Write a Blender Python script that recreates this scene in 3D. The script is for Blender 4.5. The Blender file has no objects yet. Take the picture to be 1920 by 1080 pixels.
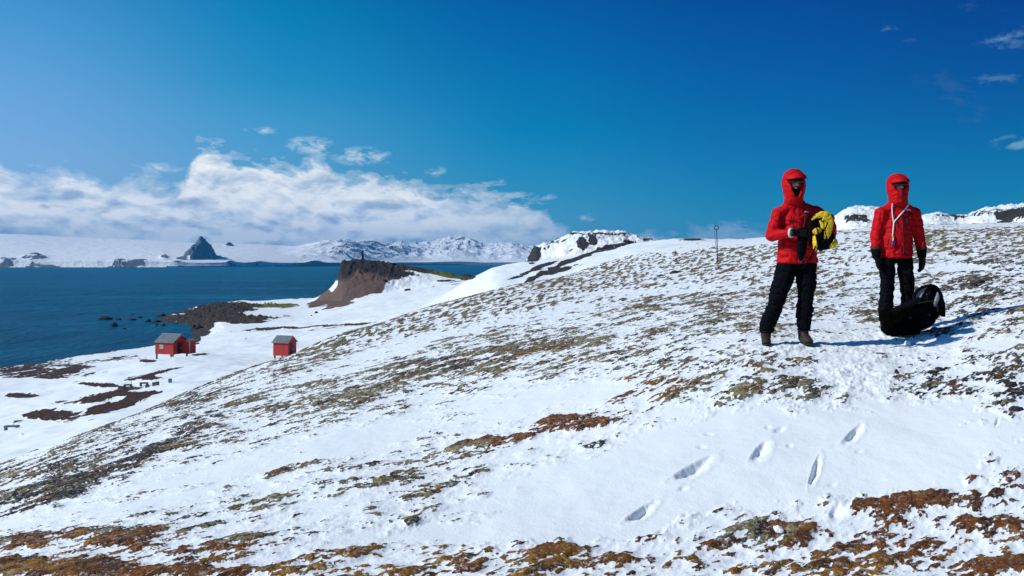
import bpy, bmesh, math, random
import numpy as np
from mathutils import Vector, Matrix, noise as mnoise

# ------------------------------------------------------------------ camera, sky, sun, exposure
C = bpy.context.scene.collection
S = bpy.context.scene
F = 1663.0            # focal length in photo pixels (photo 1920 wide)
HX, HY = 960.0, 493.0 # column straight ahead, row of the horizon
CAMZ = 22.0           # eye height above the sea, metres

cd = bpy.data.cameras.new('camera')
cam = bpy.data.objects.new('camera', cd)
C.objects.link(cam)
cam.location = (0, 0, CAMZ)
cam.rotation_euler = (math.pi/2, 0, 0)
cd.sensor_width = 36.0
cd.lens = 36.0*F/1920.0
cd.shift_y = -(540.0-HY)/1920.0
cd.clip_start = 0.1
cd.clip_end = 60000
S.camera = cam
S.view_settings.view_transform = 'Standard'
S.view_settings.look = 'None'
S.view_settings.exposure = 0.0
S.view_settings.gamma = 1.0
S.cycles.max_bounces = 6
S.cycles.volume_bounces = 0

SUN_TRAVEL = Vector((0.97, 0.21, -0.80)).normalized()
sun_el = math.asin(-SUN_TRAVEL.z)
sun_az = math.atan2(-SUN_TRAVEL.x, -SUN_TRAVEL.y)
ld = bpy.data.lights.new('sun', 'SUN')
ld.energy = 4.3
ld.angle = math.radians(0.5)
ld.color = (0.985, 0.965, 0.90)
sun = bpy.data.objects.new('sun', ld)
C.objects.link(sun)
sun.rotation_euler = SUN_TRAVEL.to_track_quat('-Z', 'Y').to_euler()
sun.location = (0, 0, 100)

def ng(tree):
    nodes, links = tree.nodes, tree.links
    def node(t, **kw):
        n = nodes.new(t)
        for k, v in kw.items():
            if k.startswith('i_'):
                key = k[2:]
                key = int(key) if key.isdigit() else key.replace('_', ' ')
                n.inputs[key].default_value = v
            else:
                setattr(n, k, v)
        return n
    def link(a, b): links.new(a, b)
    def math_(op, a, b=None, c=None, clamp=False):
        n = nodes.new('ShaderNodeMath'); n.operation = op; n.use_clamp = clamp
        for i, v in enumerate((a, b, c)):
            if v is None: continue
            if isinstance(v, (int, float)): n.inputs[i].default_value = v
            else: links.new(v, n.inputs[i])
        return n.outputs[0]
    def mix(fac, a, b, mode='MIX'):
        n = nodes.new('ShaderNodeMix'); n.data_type = 'RGBA'; n.blend_type = mode
        for i, v in ((0, fac), (6, a), (7, b)):
            if isinstance(v, (int, float)): n.inputs[i].default_value = v
            elif isinstance(v, tuple): n.inputs[i].default_value = (*v[:3], 1)
            else: links.new(v, n.inputs[i])
        return n.outputs[2]
    def ramp(fac, stops, interp='LINEAR'):
        n = nodes.new('ShaderNodeValToRGB'); cr = n.color_ramp; cr.interpolation = interp
        while len(cr.elements) < len(stops): cr.elements.new(0.5)
        for e, (p, col) in zip(cr.elements, stops):
            e.position = p
            e.color = (*col, 1) if isinstance(col, tuple) else (col, col, col, 1)
        links.new(fac, n.inputs[0]); return n.outputs[0]
    def noise(vec, scale, detail=4, rough=0.55, dist=0.0, out='Fac'):
        n = nodes.new('ShaderNodeTexNoise')
        n.inputs['Scale'].default_value = scale; n.inputs['Detail'].default_value = detail
        n.inputs['Roughness'].default_value = rough; n.inputs['Distortion'].default_value = dist
        if vec is not None: links.new(vec, n.inputs['Vector'])
        return n.outputs[out]
    return node, link, math_, mix, ramp, noise

W = bpy.data.worlds.new('World')
S.world = W
W.use_nodes = True
W.node_tree.nodes.clear()
node, link, M_, MX, RP, NZ = ng(W.node_tree)
sky = node('ShaderNodeTexSky', sky_type='NISHITA', sun_disc=False)
sky.sun_elevation = sun_el
sky.sun_rotation = sun_az
sky.altitude = 50; sky.air_density = 1.0; sky.dust_density = 0.3; sky.ozone_density = 2.5
tc = node('ShaderNodeTexCoord')
sx = node('ShaderNodeSeparateXYZ'); link(tc.outputs['Generated'], sx.inputs[0])
# direction of view as slopes: u = tan(azimuth) from +Y, v = elevation slope
hyp = M_('SQRT', M_('ADD', M_('MULTIPLY', sx.outputs[0], sx.outputs[0]), M_('MULTIPLY', sx.outputs[1], sx.outputs[1])))
u = M_('ARCTAN2', sx.outputs[0], sx.outputs[1])          # azimuth, radians
v = M_('ARCTAN2', sx.outputs[2], hyp)                     # elevation, radians
# polarised, strongly saturated sky: tint of the physical sky by elevation and side
un = M_('MULTIPLY_ADD', u, 0.9, 0.5, clamp=True)          # -0.55..0.55 rad -> 0..1
vn = M_('MULTIPLY', v, 2.2, clamp=True)
TINTS = [
 (60, [(0.015, (0.70, 1.16, 1.9)), (0.131, (0.804, 1.107, 1.715)), (0.247, (0.84, 1.202, 1.68)), (0.395, (0.70, 1.28, 1.69)), (0.528, (0.43, 1.25, 1.652)), (0.721, (0.146, 0.945, 1.463))]),
 (500, [(0.017, (0.50, 1.05, 1.75)), (0.144, (0.50, 1.0, 1.5)), (0.333, (0.30, 1.10, 1.49)), (0.432, (0.10, 1.05, 1.40)), (0.577, (0.012, 1.02, 1.365)), (0.785, (0.0, 0.751, 1.201))]),
 (960, [(0.017, (0.30, 0.85, 1.55)), (0.083, (0.24, 0.79, 1.40)), (0.189, (0.09, 0.74, 1.19)), (0.319, (0.0, 0.73, 1.14)), (0.447, (0.0, 0.68, 1.15)), (0.597, (0.0, 0.553, 1.12)), (0.812, (0.0, 0.356, 0.945))]),
 (1400, [(0.017, (0.11, 0.60, 1.22)), (0.081, (0.059, 0.55, 1.05)), (0.144, (0.019, 0.51, 0.93)), (0.371, (0.0, 0.42, 0.90)), (0.578, (0.0, 0.325, 0.90)), (0.787, (0.0, 0.212, 0.76))]),
 (1900, [(0.015, (0.04, 0.46, 0.95)), (0.13, (0.009, 0.413, 0.775)), (0.222, (0.0, 0.37, 0.72)), (0.391, (0.0, 0.257, 0.702)), (0.523, (0.0, 0.2, 0.69)), (0.714, (0.0, 0.127, 0.559))])]
tint = None; prev = None
for px, st in TINTS:
    r_ = RP(vn, st); a_ = math.atan2(px-960.0, F)
    if tint is None: tint = r_
    else:
        mr = node('ShaderNodeMapRange', interpolation_type='SMOOTHSTEP'); link(u, mr.inputs[0])
        mr.inputs[1].default_value = prev-0.03; mr.inputs[2].default_value = a_+0.03
        tint = MX(mr.outputs[0], tint, r_)
    prev = a_
skyc = MX(1.0, sky.outputs[0], tint, 'MULTIPLY')
# clouds low over the bay on the left, thinning to the right
def az(px): return math.atan2(px-HX, F)
def el(py): return math.atan2(HY-py, F)
tops = [(-900, 360), (-200, 345), (0, 332), (60, 345), (130, 333), (210, 345), (270, 332), (330, 352), (362, 295), (385, 272), (430, 290), (520, 298), (600, 305), (680, 320),
        (760, 332), (850, 345), (905, 356), (1010, 378), (1050, 425), (1200, 470), (1420, 430), (1500, 480)]
t0, t1 = az(-900), az(1500)
cn = M_('DIVIDE', M_('SUBTRACT', u, t0), t1-t0, clamp=True)
fc = node('ShaderNodeFloatCurve')
cv = fc.mapping.curves[0]
while len(cv.points) < len(tops): cv.points.new(0.5, 0.5)
for p, (px, py) in zip(cv.points, sorted(tops)):
    p.location = ((az(px)-t0)/(t1-t0), el(py)/0.25); p.handle_type = 'AUTO'
fc.mapping.update()
link(cn, fc.inputs['Value'])
top = M_('MULTIPLY', fc.outputs[0], 0.25)
cvec = node('ShaderNodeCombineXYZ'); link(M_('MULTIPLY_ADD', v, -0.5, u), cvec.inputs[0]); link(M_('MULTIPLY_ADD', u, 0.30, M_('MULTIPLY', v, 2.1)), cvec.inputs[1])
CV = cvec.outputs[0]
n1 = NZ(CV, 16.0, 7, 0.56, 0.25)
n2 = NZ(CV, 42.0, 6, 0.62, 0.2)
edge = M_('MULTIPLY', M_('SUBTRACT', top, v), 16.0)       # >0 below the cloud top line
edge = M_('ADD', M_('MINIMUM', edge, 0.48), M_('MULTIPLY', M_('SUBTRACT', 0.065, v), 9.0, clamp=True))
dens = M_('ADD', M_('ADD', edge, M_('MULTIPLY', M_('SUBTRACT', n1, 0.5), 1.5)), M_('MULTIPLY', M_('SUBTRACT', n2, 0.5), 0.75))
cover = RP(dens, [(0.0, 0.0), (0.10, 0.25), (0.32, 0.85), (0.6, 1.0)], 'EASE')
below = M_('GREATER_THAN', v, -0.02)
cover = M_('MULTIPLY', cover, below)
# light of the clouds: billows bright at their tops, soft blue grey low down
shv = node('ShaderNodeVectorMath', operation='ADD'); link(CV, shv.inputs[0]); shv.inputs[1].default_value = (0.010, -0.016, 0)
n1b = NZ(shv.outputs[0], 16.0, 7, 0.56, 0.25)
relief = M_('MULTIPLY_ADD', M_('SUBTRACT', n1, n1b), -2.9, 0.60, clamp=True)
cb = RP(relief, [(0.1, (0.62, 0.80, 0.92)), (0.45, (0.42, 0.56, 0.72)), (0.85, (0.30, 0.44, 0.62))])
cb = RP(relief, [(0.12, (0.38, 0.50, 0.68)), (0.45, (0.66, 0.78, 0.88)), (0.75, (0.95, 1.0, 1.0))])
lowgrey = RP(M_('DIVIDE', v, 0.10, clamp=True), [(0.15, (0.60, 0.70, 0.86)), (0.5, (0.88, 0.92, 1.0)), (1.0, (1.0, 1.0, 1.0))])
cb = MX(1.0, cb, lowgrey, 'MULTIPLY')
cb = MX(1.0, cb, (15.2, 14.4, 14.0), 'MULTIPLY')          # undone by the background strength below
cright = RP(un, [(0.35, 1.0), (0.62, 0.45), (0.9, 0.3)])
cover = M_('MULTIPLY', cover, RP(un, [(0.42, 1.0), (0.56, 0.7), (0.75, 0.3)]))
# a few thin wisps high on the right
n3 = NZ(CV, 9.0, 7, 0.6, 0.5)
wisp = M_('MULTIPLY', RP(n3, [(0.60, 0.0), (0.80, 0.35)]), RP(M_('MULTIPLY', un, 1.0), [(0.86, 0.0), (0.97, 1.0)]))
wisp = M_('MULTIPLY', wisp, RP(v, [(0.08, 0.0), (0.16, 1.0)]))
allsky = MX(cover, skyc, cb)
allsky = MX(wisp, allsky, (4.0, 5.5, 6.5))
# small separate clouds
puff = None
for px, py, rx, ry, k in ((490, 254, 40, 8, .6), (590, 280, 60, 18, .8), (680, 296, 60, 18, .9), (300, 327, 60, 10, .5), (815, 322, 22, 12, .7), (925, 342, 26, 8, .9), (965, 369, 75, 9, 1.1), (1103, 408, 22, 8, .7), (1180, 448, 60, 10, .4), (1385, 428, 55, 12, .7), (1290, 438, 50, 9, .5),
                          (1912, 296, 40, 14, 1.0), (1890, 128, 60, 22, .36), (1870, 190, 45, 14, .30), (1670, 90, 30, 9, .22), (1725, 112, 40, 12, .2), (930, 425, 60, 10, .6)):
    a_ = M_('DIVIDE', M_('SUBTRACT', u, az(px)), rx/F); e_ = M_('DIVIDE', M_('SUBTRACT', v, el(py)), ry/F)
    d_ = M_('SQRT', M_('ADD', M_('MULTIPLY', a_, a_), M_('MULTIPLY', e_, e_)))
    f_ = M_('MULTIPLY', M_('SUBTRACT', 1.25, d_), k, clamp=True)
    puff = f_ if puff is None else M_('MAXIMUM', puff, f_)
n4 = NZ(CV, 48.0, 6, 0.62, 0.4)
pc = RP(M_('MULTIPLY', puff, M_('MULTIPLY_ADD', M_('SUBTRACT', n4, 0.5), 7.5, 0.75)), [(0.15, 0.0), (1.0, 0.75)])
puffc = MX(un, (10.5, 12.0, 13.0), (2.6, 5.4, 7.4))
allsky = MX(pc, allsky, puffc)
bg = node('ShaderNodeBackground'); bg.inputs['Strength'].default_value = 0.075
link(allsky, bg.inputs['Color'])
wo = node('ShaderNodeOutputWorld'); link(bg.outputs[0], wo.inputs['Surface'])
W.cycles.sampling_method = 'MANUAL'; W.cycles.sample_map_resolution = 1024

# ------------------------------------------------------------------ helpers
rng = np.random.RandomState(7)
_perm = rng.permutation(65536).astype(np.int64)
_gx = np.cos(rng.rand(65536)*2*np.pi); _gy = np.sin(rng.rand(65536)*2*np.pi)
_ga = rng.rand(65536)*2*np.pi; _gx, _gy = np.cos(_ga), np.sin(_ga)
def perlin(x, y, seed=0):
    xi = np.floor(x).astype(np.int64); yi = np.floor(y).astype(np.int64)
    xf = x-xi; yf = y-yi
    def g(ix, iy, dx, dy):
        h = _perm[(_perm[(ix+seed*131) & 65535]+iy) & 65535]
        return _gx[h]*dx+_gy[h]*dy
    u_ = xf*xf*xf*(xf*(xf*6-15)+10); v_ = yf*yf*yf*(yf*(yf*6-15)+10)
    a = g(xi, yi, xf, yf); b = g(xi+1, yi, xf-1, yf)
    c = g(xi, yi+1, xf, yf-1); d = g(xi+1, yi+1, xf-1, yf-1)
    return (a+(b-a)*u_+((c+(d-c)*u_)-(a+(b-a)*u_))*v_)*1.5
def fbm(x, y, octaves=4, gain=0.5, seed=0, ridged=False):
    t = 0; a = 1.0; n = 0
    for o in range(octaves):
        p = perlin(x*2**o, y*2**o, seed+o*7)
        if ridged: p = 1-2*np.abs(p)
        t = t+a*p; n += a; a *= gain
    return t/n
def sstep(a, b, x):
    t = np.clip((x-a)/(b-a), 0, 1); return t*t*(3-2*t)
def pchip(xs, ys, x):
    """monotone cubic interpolation; ys may be 2-D (len(xs), k); linear beyond the ends"""
    xs = np.asarray(xs, float); ys = np.asarray(ys, float)
    one = ys.ndim == 1
    if one: ys = ys[:, None]
    h = np.diff(xs)[:, None]; d = np.diff(ys, axis=0)/h
    m = np.zeros_like(ys)
    w = (d[:-1]*d[1:] > 0)
    w1 = 2*h[1:]+h[:-1]; w2 = h[1:]+2*h[:-1]
    with np.errstate(divide='ignore', invalid='ignore'):
        hm = (w1+w2)/(w1/d[:-1]+w2/d[1:])
    m[1:-1] = np.where(w, hm, 0); m[0] = d[0]; m[-1] = d[-1]
    x = np.asarray(x, float); i = np.clip(np.searchsorted(xs, x)-1, 0, len(xs)-2)
    hh = h[i]; t = ((x-xs[i])[:, None])/hh
    tc_ = np.clip(t, 0, 1)
    y = (2*tc_**3-3*tc_**2+1)*ys[i]+(tc_**3-2*tc_**2+tc_)*hh*m[i]+(-2*tc_**3+3*tc_**2)*ys[i+1]+(tc_**3-tc_**2)*hh*m[i+1]
    y = y+np.where(t > 1, (t-1)*hh*m[i+1], 0)+np.where(t < 0, t*hh*m[i], 0)
    return y[:, 0] if one else y

def tag(o, label=None, cat=None, group=None, kind=None):
    if label: o['label'] = label
    if cat: o['category'] = cat
    if group: o['group'] = group
    if kind: o['kind'] = kind
    return o
def empty(name, loc, rz=0, **kw):
    o = bpy.data.objects.new(name, None); C.objects.link(o)
    o.location = loc; o.rotation_euler = (0, 0, rz); o.empty_display_size = 0.2
    return tag(o, **kw)
def link_mesh(name, me, mat, parent=None, smooth=True):
    o = bpy.data.objects.new(name, me); C.objects.link(o)
    if mat is not None: me.materials.append(mat)
    if smooth: me.polygons.foreach_set('use_smooth', np.ones(len(me.polygons), bool))
    if parent is not None: o.parent = parent
    return o
def np_mesh(name, V, quads):
    me = bpy.data.meshes.new(name)
    nv, nf = len(V), len(quads); k = quads.shape[1]
    me.vertices.add(nv); me.vertices.foreach_set('co', V.astype(np.float32).ravel())
    me.loops.add(nf*k); me.loops.foreach_set('vertex_index', quads.astype(np.int32).ravel())
    me.polygons.add(nf)
    me.polygons.foreach_set('loop_start', (np.arange(nf)*k).astype(np.int32))
    me.polygons.foreach_set('loop_total', np.full(nf, k, np.int32))
    me.update(calc_edges=True)
    return me
def grid_quads(nr, nc):
    i = np.arange(nr-1)[:, None]*nc+np.arange(nc-1)[None, :]
    return np.stack([i, i+1, i+nc+1, i+nc], -1).reshape(-1, 4)
def attr_f(me, name, a):
    t = me.attributes.new(name, 'FLOAT', 'POINT'); t.data.foreach_set('value', np.asarray(a, np.float32).ravel())
def attr_c(me, name, a):
    t = me.attributes.new(name, 'FLOAT_COLOR', 'POINT')
    a = np.asarray(a, np.float32).reshape(-1, 3); a = np.concatenate([a, np.ones((len(a), 1), np.float32)], 1)
    t.data.foreach_set('color', a.ravel())
def mat(name):
    m = bpy.data.materials.new(name); m.use_nodes = True
    t = m.node_tree; t.nodes.clear()
    f = ng(t)
    b = f[0]('ShaderNodeBsdfPrincipled'); o = f[0]('ShaderNodeOutputMaterial')
    f[1](b.outputs[0], o.inputs['Surface'])
    return m, b, f
def simple(name, col, rough=0.7, var=0.25, scale=20.0, bump=0.0, bscale=60.0, metal=0.0, spec=0.4, bdist=0.01, sheen=0.0):
    m, b, (node, link, M_, MX, RP, NZ) = mat(name)
    tc = node('ShaderNodeTexCoord'); n = NZ(tc.outputs['Object'], scale, 5, 0.6)
    lo = tuple(c*(1-var) for c in col); hi = tuple(min(1, c*(1+var)) for c in col)
    link(RP(n, [(0.3, lo), (0.7, hi)]), b.inputs['Base Color'])
    b.inputs['Roughness'].default_value = rough; b.inputs['Metallic'].default_value = metal
    b.inputs['Specular IOR Level'].default_value = spec
    if sheen: b.inputs['Sheen Weight'].default_value = sheen
    if bump:
        bp = node('ShaderNodeBump'); bp.inputs['Strength'].default_value = bump; bp.inputs['Distance'].default_value = bdist
        link(NZ(tc.outputs['Object'], bscale, 5, 0.6), bp.inputs['Height']); link(bp.outputs[0], b.inputs['Normal'])
    return m
def px2w(px, py, Y):
    return Vector(((px-HX)/F*Y, Y, CAMZ-(py-HY)/F*Y))
# ------------------------------------------------------------------ the hill, the valley, the headland: one ground sheet
# near hill: for each direction (photo column) the height above/below the eye at growing distance
NY = [1.2, 2.0, 4.5, 6.5, 9, 13, 20, 30, 47, 70, 100]
NEAR = {
 -1500: [-1.9, -2.2, -3.4, -4.5, -6.0, -8.6, -13, -19, -30, -44, -60],
  -500: [-1.65, -1.75, -2.1, -2.65, -3.5, -5.3, -9, -14, -23, -35, -50],
     0: [-1.60, -1.60, -1.72, -1.95, -2.30, -2.96, -5.4, -9, -16, -26, -38],
   240: [-1.60, -1.58, -1.65, -1.78, -1.98, -2.36, -3.55, -6.6, -12, -20, -30],
   480: [-1.60, -1.57, -1.61, -1.66, -1.76, -1.98, -2.37, -3.75, -8.2, -16, -26],
   656: [-1.60, -1.57, -1.60, -1.58, -1.60, -1.72, -2.00, -2.36, -4.1, -9, -17],
   799: [-1.60, -1.57, -1.60, -1.55, -1.50, -1.52, -1.68, -1.93, -2.38, -4.2, -9],
   967: [-1.60, -1.57, -1.59, -1.48, -1.32, -1.27, -1.32, -1.38, -1.48, -1.72, -3.6],
  1080: [-1.60, -1.57, -1.60, -1.42, -1.20, -1.10, -1.10, -1.10, -1.08, -1.05, -1.00],
  1200: [-1.60, -1.57, -1.60, -1.36, -1.06, -0.93, -0.88, -0.78, -0.55, -0.02, 1.10],
  1300: [-1.60, -1.57, -1.60, -1.31, -0.94, -0.80, -0.68, -0.50, -0.10, 0.75, 2.20],
  1440: [-1.60, -1.57, -1.59, -1.26, -0.83, -0.68, -0.45, -0.14, 0.48, 1.50, 2.95],
  1690: [-1.60, -1.56, -1.56, -1.20, -0.84, -0.54, -0.05, 0.52, 1.42, 2.65, 4.20],
  1920: [-1.58, -1.54, -1.52, -1.10, -0.64, -0.28, 0.32, 0.85, 1.75, 2.95, 4.60],
  2500: [-1.55, -1.48, -1.38, -0.88, -0.35, 0.10, 0.80, 1.5, 2.6, 4.1, 6.0],
  3500: [-1.50, -1.38, -1.10, -0.55, 0.05, 0.60, 1.5, 2.4, 3.8, 5.6, 8.0],
}
kx = sorted(NEAR)
cols = np.concatenate([np.linspace(-1500, -70, 60)[:-1], np.arange(-70, 1990, 1.7), np.linspace(1992, 3500, 60)])
def grow(a, b, k):
    n = int(math.log(b/a)/k); return a*np.exp(np.arange(n)*math.log(b/a)/n)
rows = np.concatenate([grow(1.2, 3.6, 0.03), grow(3.6, 13, 0.0031), grow(13, 110, 0.0042), grow(110, 385, 0.006), grow(385, 480, 0.0022), grow(480, 700, 0.007), grow(700, 1000, 0.03), [1000.0]])
PX, YY = np.meshgrid(cols, rows)
XX = (PX-HX)/F*YY
nr, nc = PX.shape
tab = pchip(kx, np.array([NEAR[k] for k in kx]), cols)           # (nc, nodes)
def near_z(tab, rows):
    return pchip(np.log(NY), tab.T, np.log(rows))
Zn = near_z(tab, rows)
# beyond 100 m the near hill rolls over and drops away
over = np.clip(YY-100, 0, None)
Zn = np.where(YY > 100, Zn[np.searchsorted(rows, 100.0)-1][None, :]-0.004*over**1.6-0.02*over, Zn)

# valley floor and shore: thin-plate surface through surveyed points (column, distance, height over the sea)
VP = [(0, 60, 9.3), (0, 90, 6.6), (0, 140, 2.9), (0, 180, 0.6), (120, 80, 8.6), (120, 130, 4.6), (120, 190, 0.8), (240, 75, 10.0), (240, 110, 8.0), (240, 190, 2.0), (325, 150, 5.9), (325, 215, 1.5),
      (300, 110, 8.6), (450, 130, 7.8), (450, 200, 4.6), (430, 270, 3.0), (530, 140, 7.0), (600, 200, 6.7), (520, 300, 2.8), (600, 350, 2.8), (500, 400, 1.2), (400, 380, 1.5), (320, 370, 0.8), (560, 420, 2.2),
      (700, 250, 7.6), (700, 350, 7.6), (790, 300, 9.6), (800, 400, 10.6), (860, 500, 14.0), (812, 480, 14.5), (886, 480, 14.3), (900, 200, 13.8), (900, 300, 13.5), (1000, 450, 15), (1000, 200, 15), (1200, 200, 16),
      (1200, 450, 16), (1920, 200, 18), (1920, 600, 12), (2600, 300, 22), (-500, 60, 8), (-500, 120, 1.5), (-1200, 60, 6), (-1200, 100, 0.8), (640, 600, 4), (900, 700, 6), (1400, 700, 10), (680, 470, 6), (740, 480, 9), (620, 430, 3.5)]
def tps_fit(pts, vals):
    n = len(pts); d = np.linalg.norm(pts[:, None]-pts[None], axis=2)
    K = np.where(d > 0, d**2*np.log(d+1e-9), 0)+np.eye(n)*0.003
    P = np.c_[np.ones(n), pts]; A = np.zeros((n+3, n+3)); A[:n, :n] = K; A[:n, n:] = P; A[n:, :n] = P.T
    return np.linalg.solve(A, np.r_[vals, 0, 0, 0])
vp = np.array([(p[0]/400.0, math.log(p[1])*1.6) for p in VP]); vv = np.array([p[2] for p in VP])
vw = tps_fit(vp, vv)
vr = np.searchsorted(rows, 45.0)                                    # valley only matters beyond 45 m
Zv = np.full(PX.shape, -60.0)
qx = PX[vr:]/400.0; qy = np.log(YY[vr:])*1.6
acc = vw[-3]+vw[-2]*qx+vw[-1]*qy
for (ax, ay), w in zip(vp, vw[:-3]):
    d2 = (qx-ax)**2+(qy-ay)**2+1e-12
    acc = acc+w*0.5*d2*np.log(d2)
acc = np.clip(acc, 0.3, 22)
lump = fbm(XX[vr:]/16, YY[vr:]/16, 4, 0.5, 3)*0.9+fbm(XX[vr:]/4, YY[vr:]/4, 3, 0.5, 5)*0.2
Zv[vr:] = acc+lump*np.clip(acc/4, 0.3, 1)-CAMZ

def smax(a, b, k):
    h = np.clip(0.5+0.5*(a-b)/k, 0, 1); return b+(a-b)*h+k*h*(1-h)
def ridge(pts, Yc, front, back, rnd=6.0, lo=None):
    """a hill whose skyline, seen from the camera spot, runs through the given (column, row) points at distance Yc"""
    p = np.array(pts, float); zc = pchip(p[:, 0], (HY-p[:, 1])/F*Yc, cols)[None, :]
    d = YY-Yc
    return zc-np.where(d < 0, front*(np.sqrt(d*d+rnd*rnd)-rnd), back*(np.sqrt(d*d+rnd*rnd)-rnd))
Zm = ridge([(740, 600), (770, 588), (800, 572), (835, 552), (860, 537), (886, 520), (908, 508), (925, 499), (960, 493), (992, 489), (1060, 482), (1116, 470), (1200, 455), (1272, 449), (1400, 449), (1600, 440), (1920, 430), (3500, 400)], 230, 0.10, 0.16)
Zm[:, cols < 740] = -60
Zm = Zm+(fbm(XX/20, YY/20, 4, 0.5, 11)*1.0+fbm(XX/5, YY/5, 3, 0.5, 12)*0.2)
Zd = ridge([(960, 530), (984, 500), (990, 487), (997, 474), (1005, 466), (1017, 462), (1044, 454), (1061, 445), (1085, 438.5), (1116, 436), (1150, 438), (1168, 438), (1183, 444), (1211, 451), (1260, 462), (1340, 480), (1500, 520)], 350, 0.30, 0.4, 22)
Zd[:, (cols < 960) | (cols > 1500)] = -60
Zd = Zd+(fbm(XX/12, YY/12, 6, 0.62, 21, True)-0.25)*2.6
Ze = ridge([(1380, 470), (1500, 436), (1540, 425), (1567, 407), (1604, 391), (1638, 392), (1680, 402), (1705, 408), (1733, 406), (1755, 402), (1789, 407), (1811, 406), (1844, 394), (1880, 389), (1920, 386), (2100, 378), (2600, 390), (3500, 400)], 240, 0.18, 0.3, 10)
Ze[:, cols < 1380] = -60
Ze = Ze+(fbm(XX/8, YY/8, 6, 0.62, 31, True)-0.3)*1.5
Zk = ridge([(1840, 440), (1870, 424), (1891, 413), (1905, 402), (1925, 391), (1980, 380), (2100, 384), (2300, 430)], 170, 0.35, 0.5, 6)
Zk[:, (cols < 1840) | (cols > 2300)] = -60
Zk = Zk+(fbm(XX/5, YY/5, 5, 0.6, 41, True)-0.3)*1.5
# headland: scree slope under a dark rock crown, cliff to the left
Zh = ridge([(560, 572), (575, 566), (596, 557), (610, 548), (622, 538), (632, 524), (637, 505), (641, 492.5), (650, 490), (668, 489.5), (700, 491), (730, 494), (746, 497), (766, 500), (790, 503), (812, 507), (840, 511), (866, 519), (890, 530), (930, 560)], 450, 0.46, 0.35, 5)
Zh[:, (cols < 560) | (cols > 930)] = -60
crag = sstep(618, 640, PX)*(1-sstep(735, 790, PX))*sstep(418, 440, YY)
wobh = fbm(XX/18, YY/18, 3, 0.5, 55)*9
Zh = Zh+np.where(YY < 450, 0.25*wobh*sstep(450, 425, YY), 0)+0.035*np.clip(440-YY, 0, 60)*0
Zh = Zh+(fbm(XX/5, YY/6, 5, 0.6, 51, True)-0.3)*(0.6+1.6*crag)
face = crag*0

Z = smax(Zn, Zv, 0.8)
for Zx, k in ((Zm, 1.5), (Zd, 1.2), (Ze, 1.0), (Zk, 0.8), (Zh, 1.2)):
    Z = np.where(Zx > -50, smax(Z, Zx, k), Z)
Z = Z+CAMZ

# coast line, as points (column, distance)
def sea(px, py): return (px, CAMZ*F/(py-HY))
COAST = [(-1500, 105), (-700, 120), (-200, 160), sea(0, 690), sea(60, 684), sea(110, 673), sea(150, 668), sea(190, 662), sea(230, 658), sea(290, 651), sea(340, 643), sea(355, 636), sea(361, 624), sea(366, 612), sea(345, 607), sea(318, 605),
         sea(300, 600), sea(306, 593), sea(335, 588), sea(352, 580), sea(385, 573), sea(405, 569), sea(430, 567), sea(458, 563.5), sea(480, 567), sea(520, 566), (560, 500), (600, 485), (640, 490), (700, 510), (800, 540), (900, 620),
         (1000, 700), (1400, 850), (3500, 900)]
cw = np.array([((a-HX)/F*b, b) for a, b in COAST])
r0 = np.searchsorted(rows, 80.0)
X2, Y2 = XX[r0:], YY[r0:]
wx = X2+fbm(X2/9, Y2/9, 4, 0.55, 61)*3.0; wy = Y2+fbm(X2/9, Y2/9, 4, 0.55, 67)*3.0
poly = np.vstack([cw, [(1400, 500), (1400, 30), (-150, 30)]])
best = np.full(X2.shape, 1e9); inside = np.zeros(X2.shape, bool)
for i in range(len(poly)):
    a = poly[i]; b = poly[(i+1) % len(poly)]
    ex, ey = b-a; t = np.clip(((wx-a[0])*ex+(wy-a[1])*ey)/(ex*ex+ey*ey), 0, 1)
    if i < len(cw)-1: best = np.minimum(best, np.hypot(wx-a[0]-t*ex, wy-a[1]-t*ey))
    cond = ((a[1] > wy) != (b[1] > wy))
    inside ^= cond & (wx < (ex)*(wy-a[1])/(ey if ey != 0 else 1e-9)+a[0])
SD = np.full(PX.shape, 999.0); SD[r0:] = np.where(inside, best, -best)
cap = np.where(SD > 0, 0.10+0.16*SD+0.012*SD**2, -0.3+0.25*SD)
cap = np.where(PX > 560, np.where(SD > 0, 0.4+1.0*SD, -0.3+0.9*SD), cap)
Z = np.where(SD < 900, np.minimum(Z, cap+fbm(XX/2.2, YY/2.2, 4, 0.6, 71)*0.25), Z)
Z = np.maximum(Z, -6.0)

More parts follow.
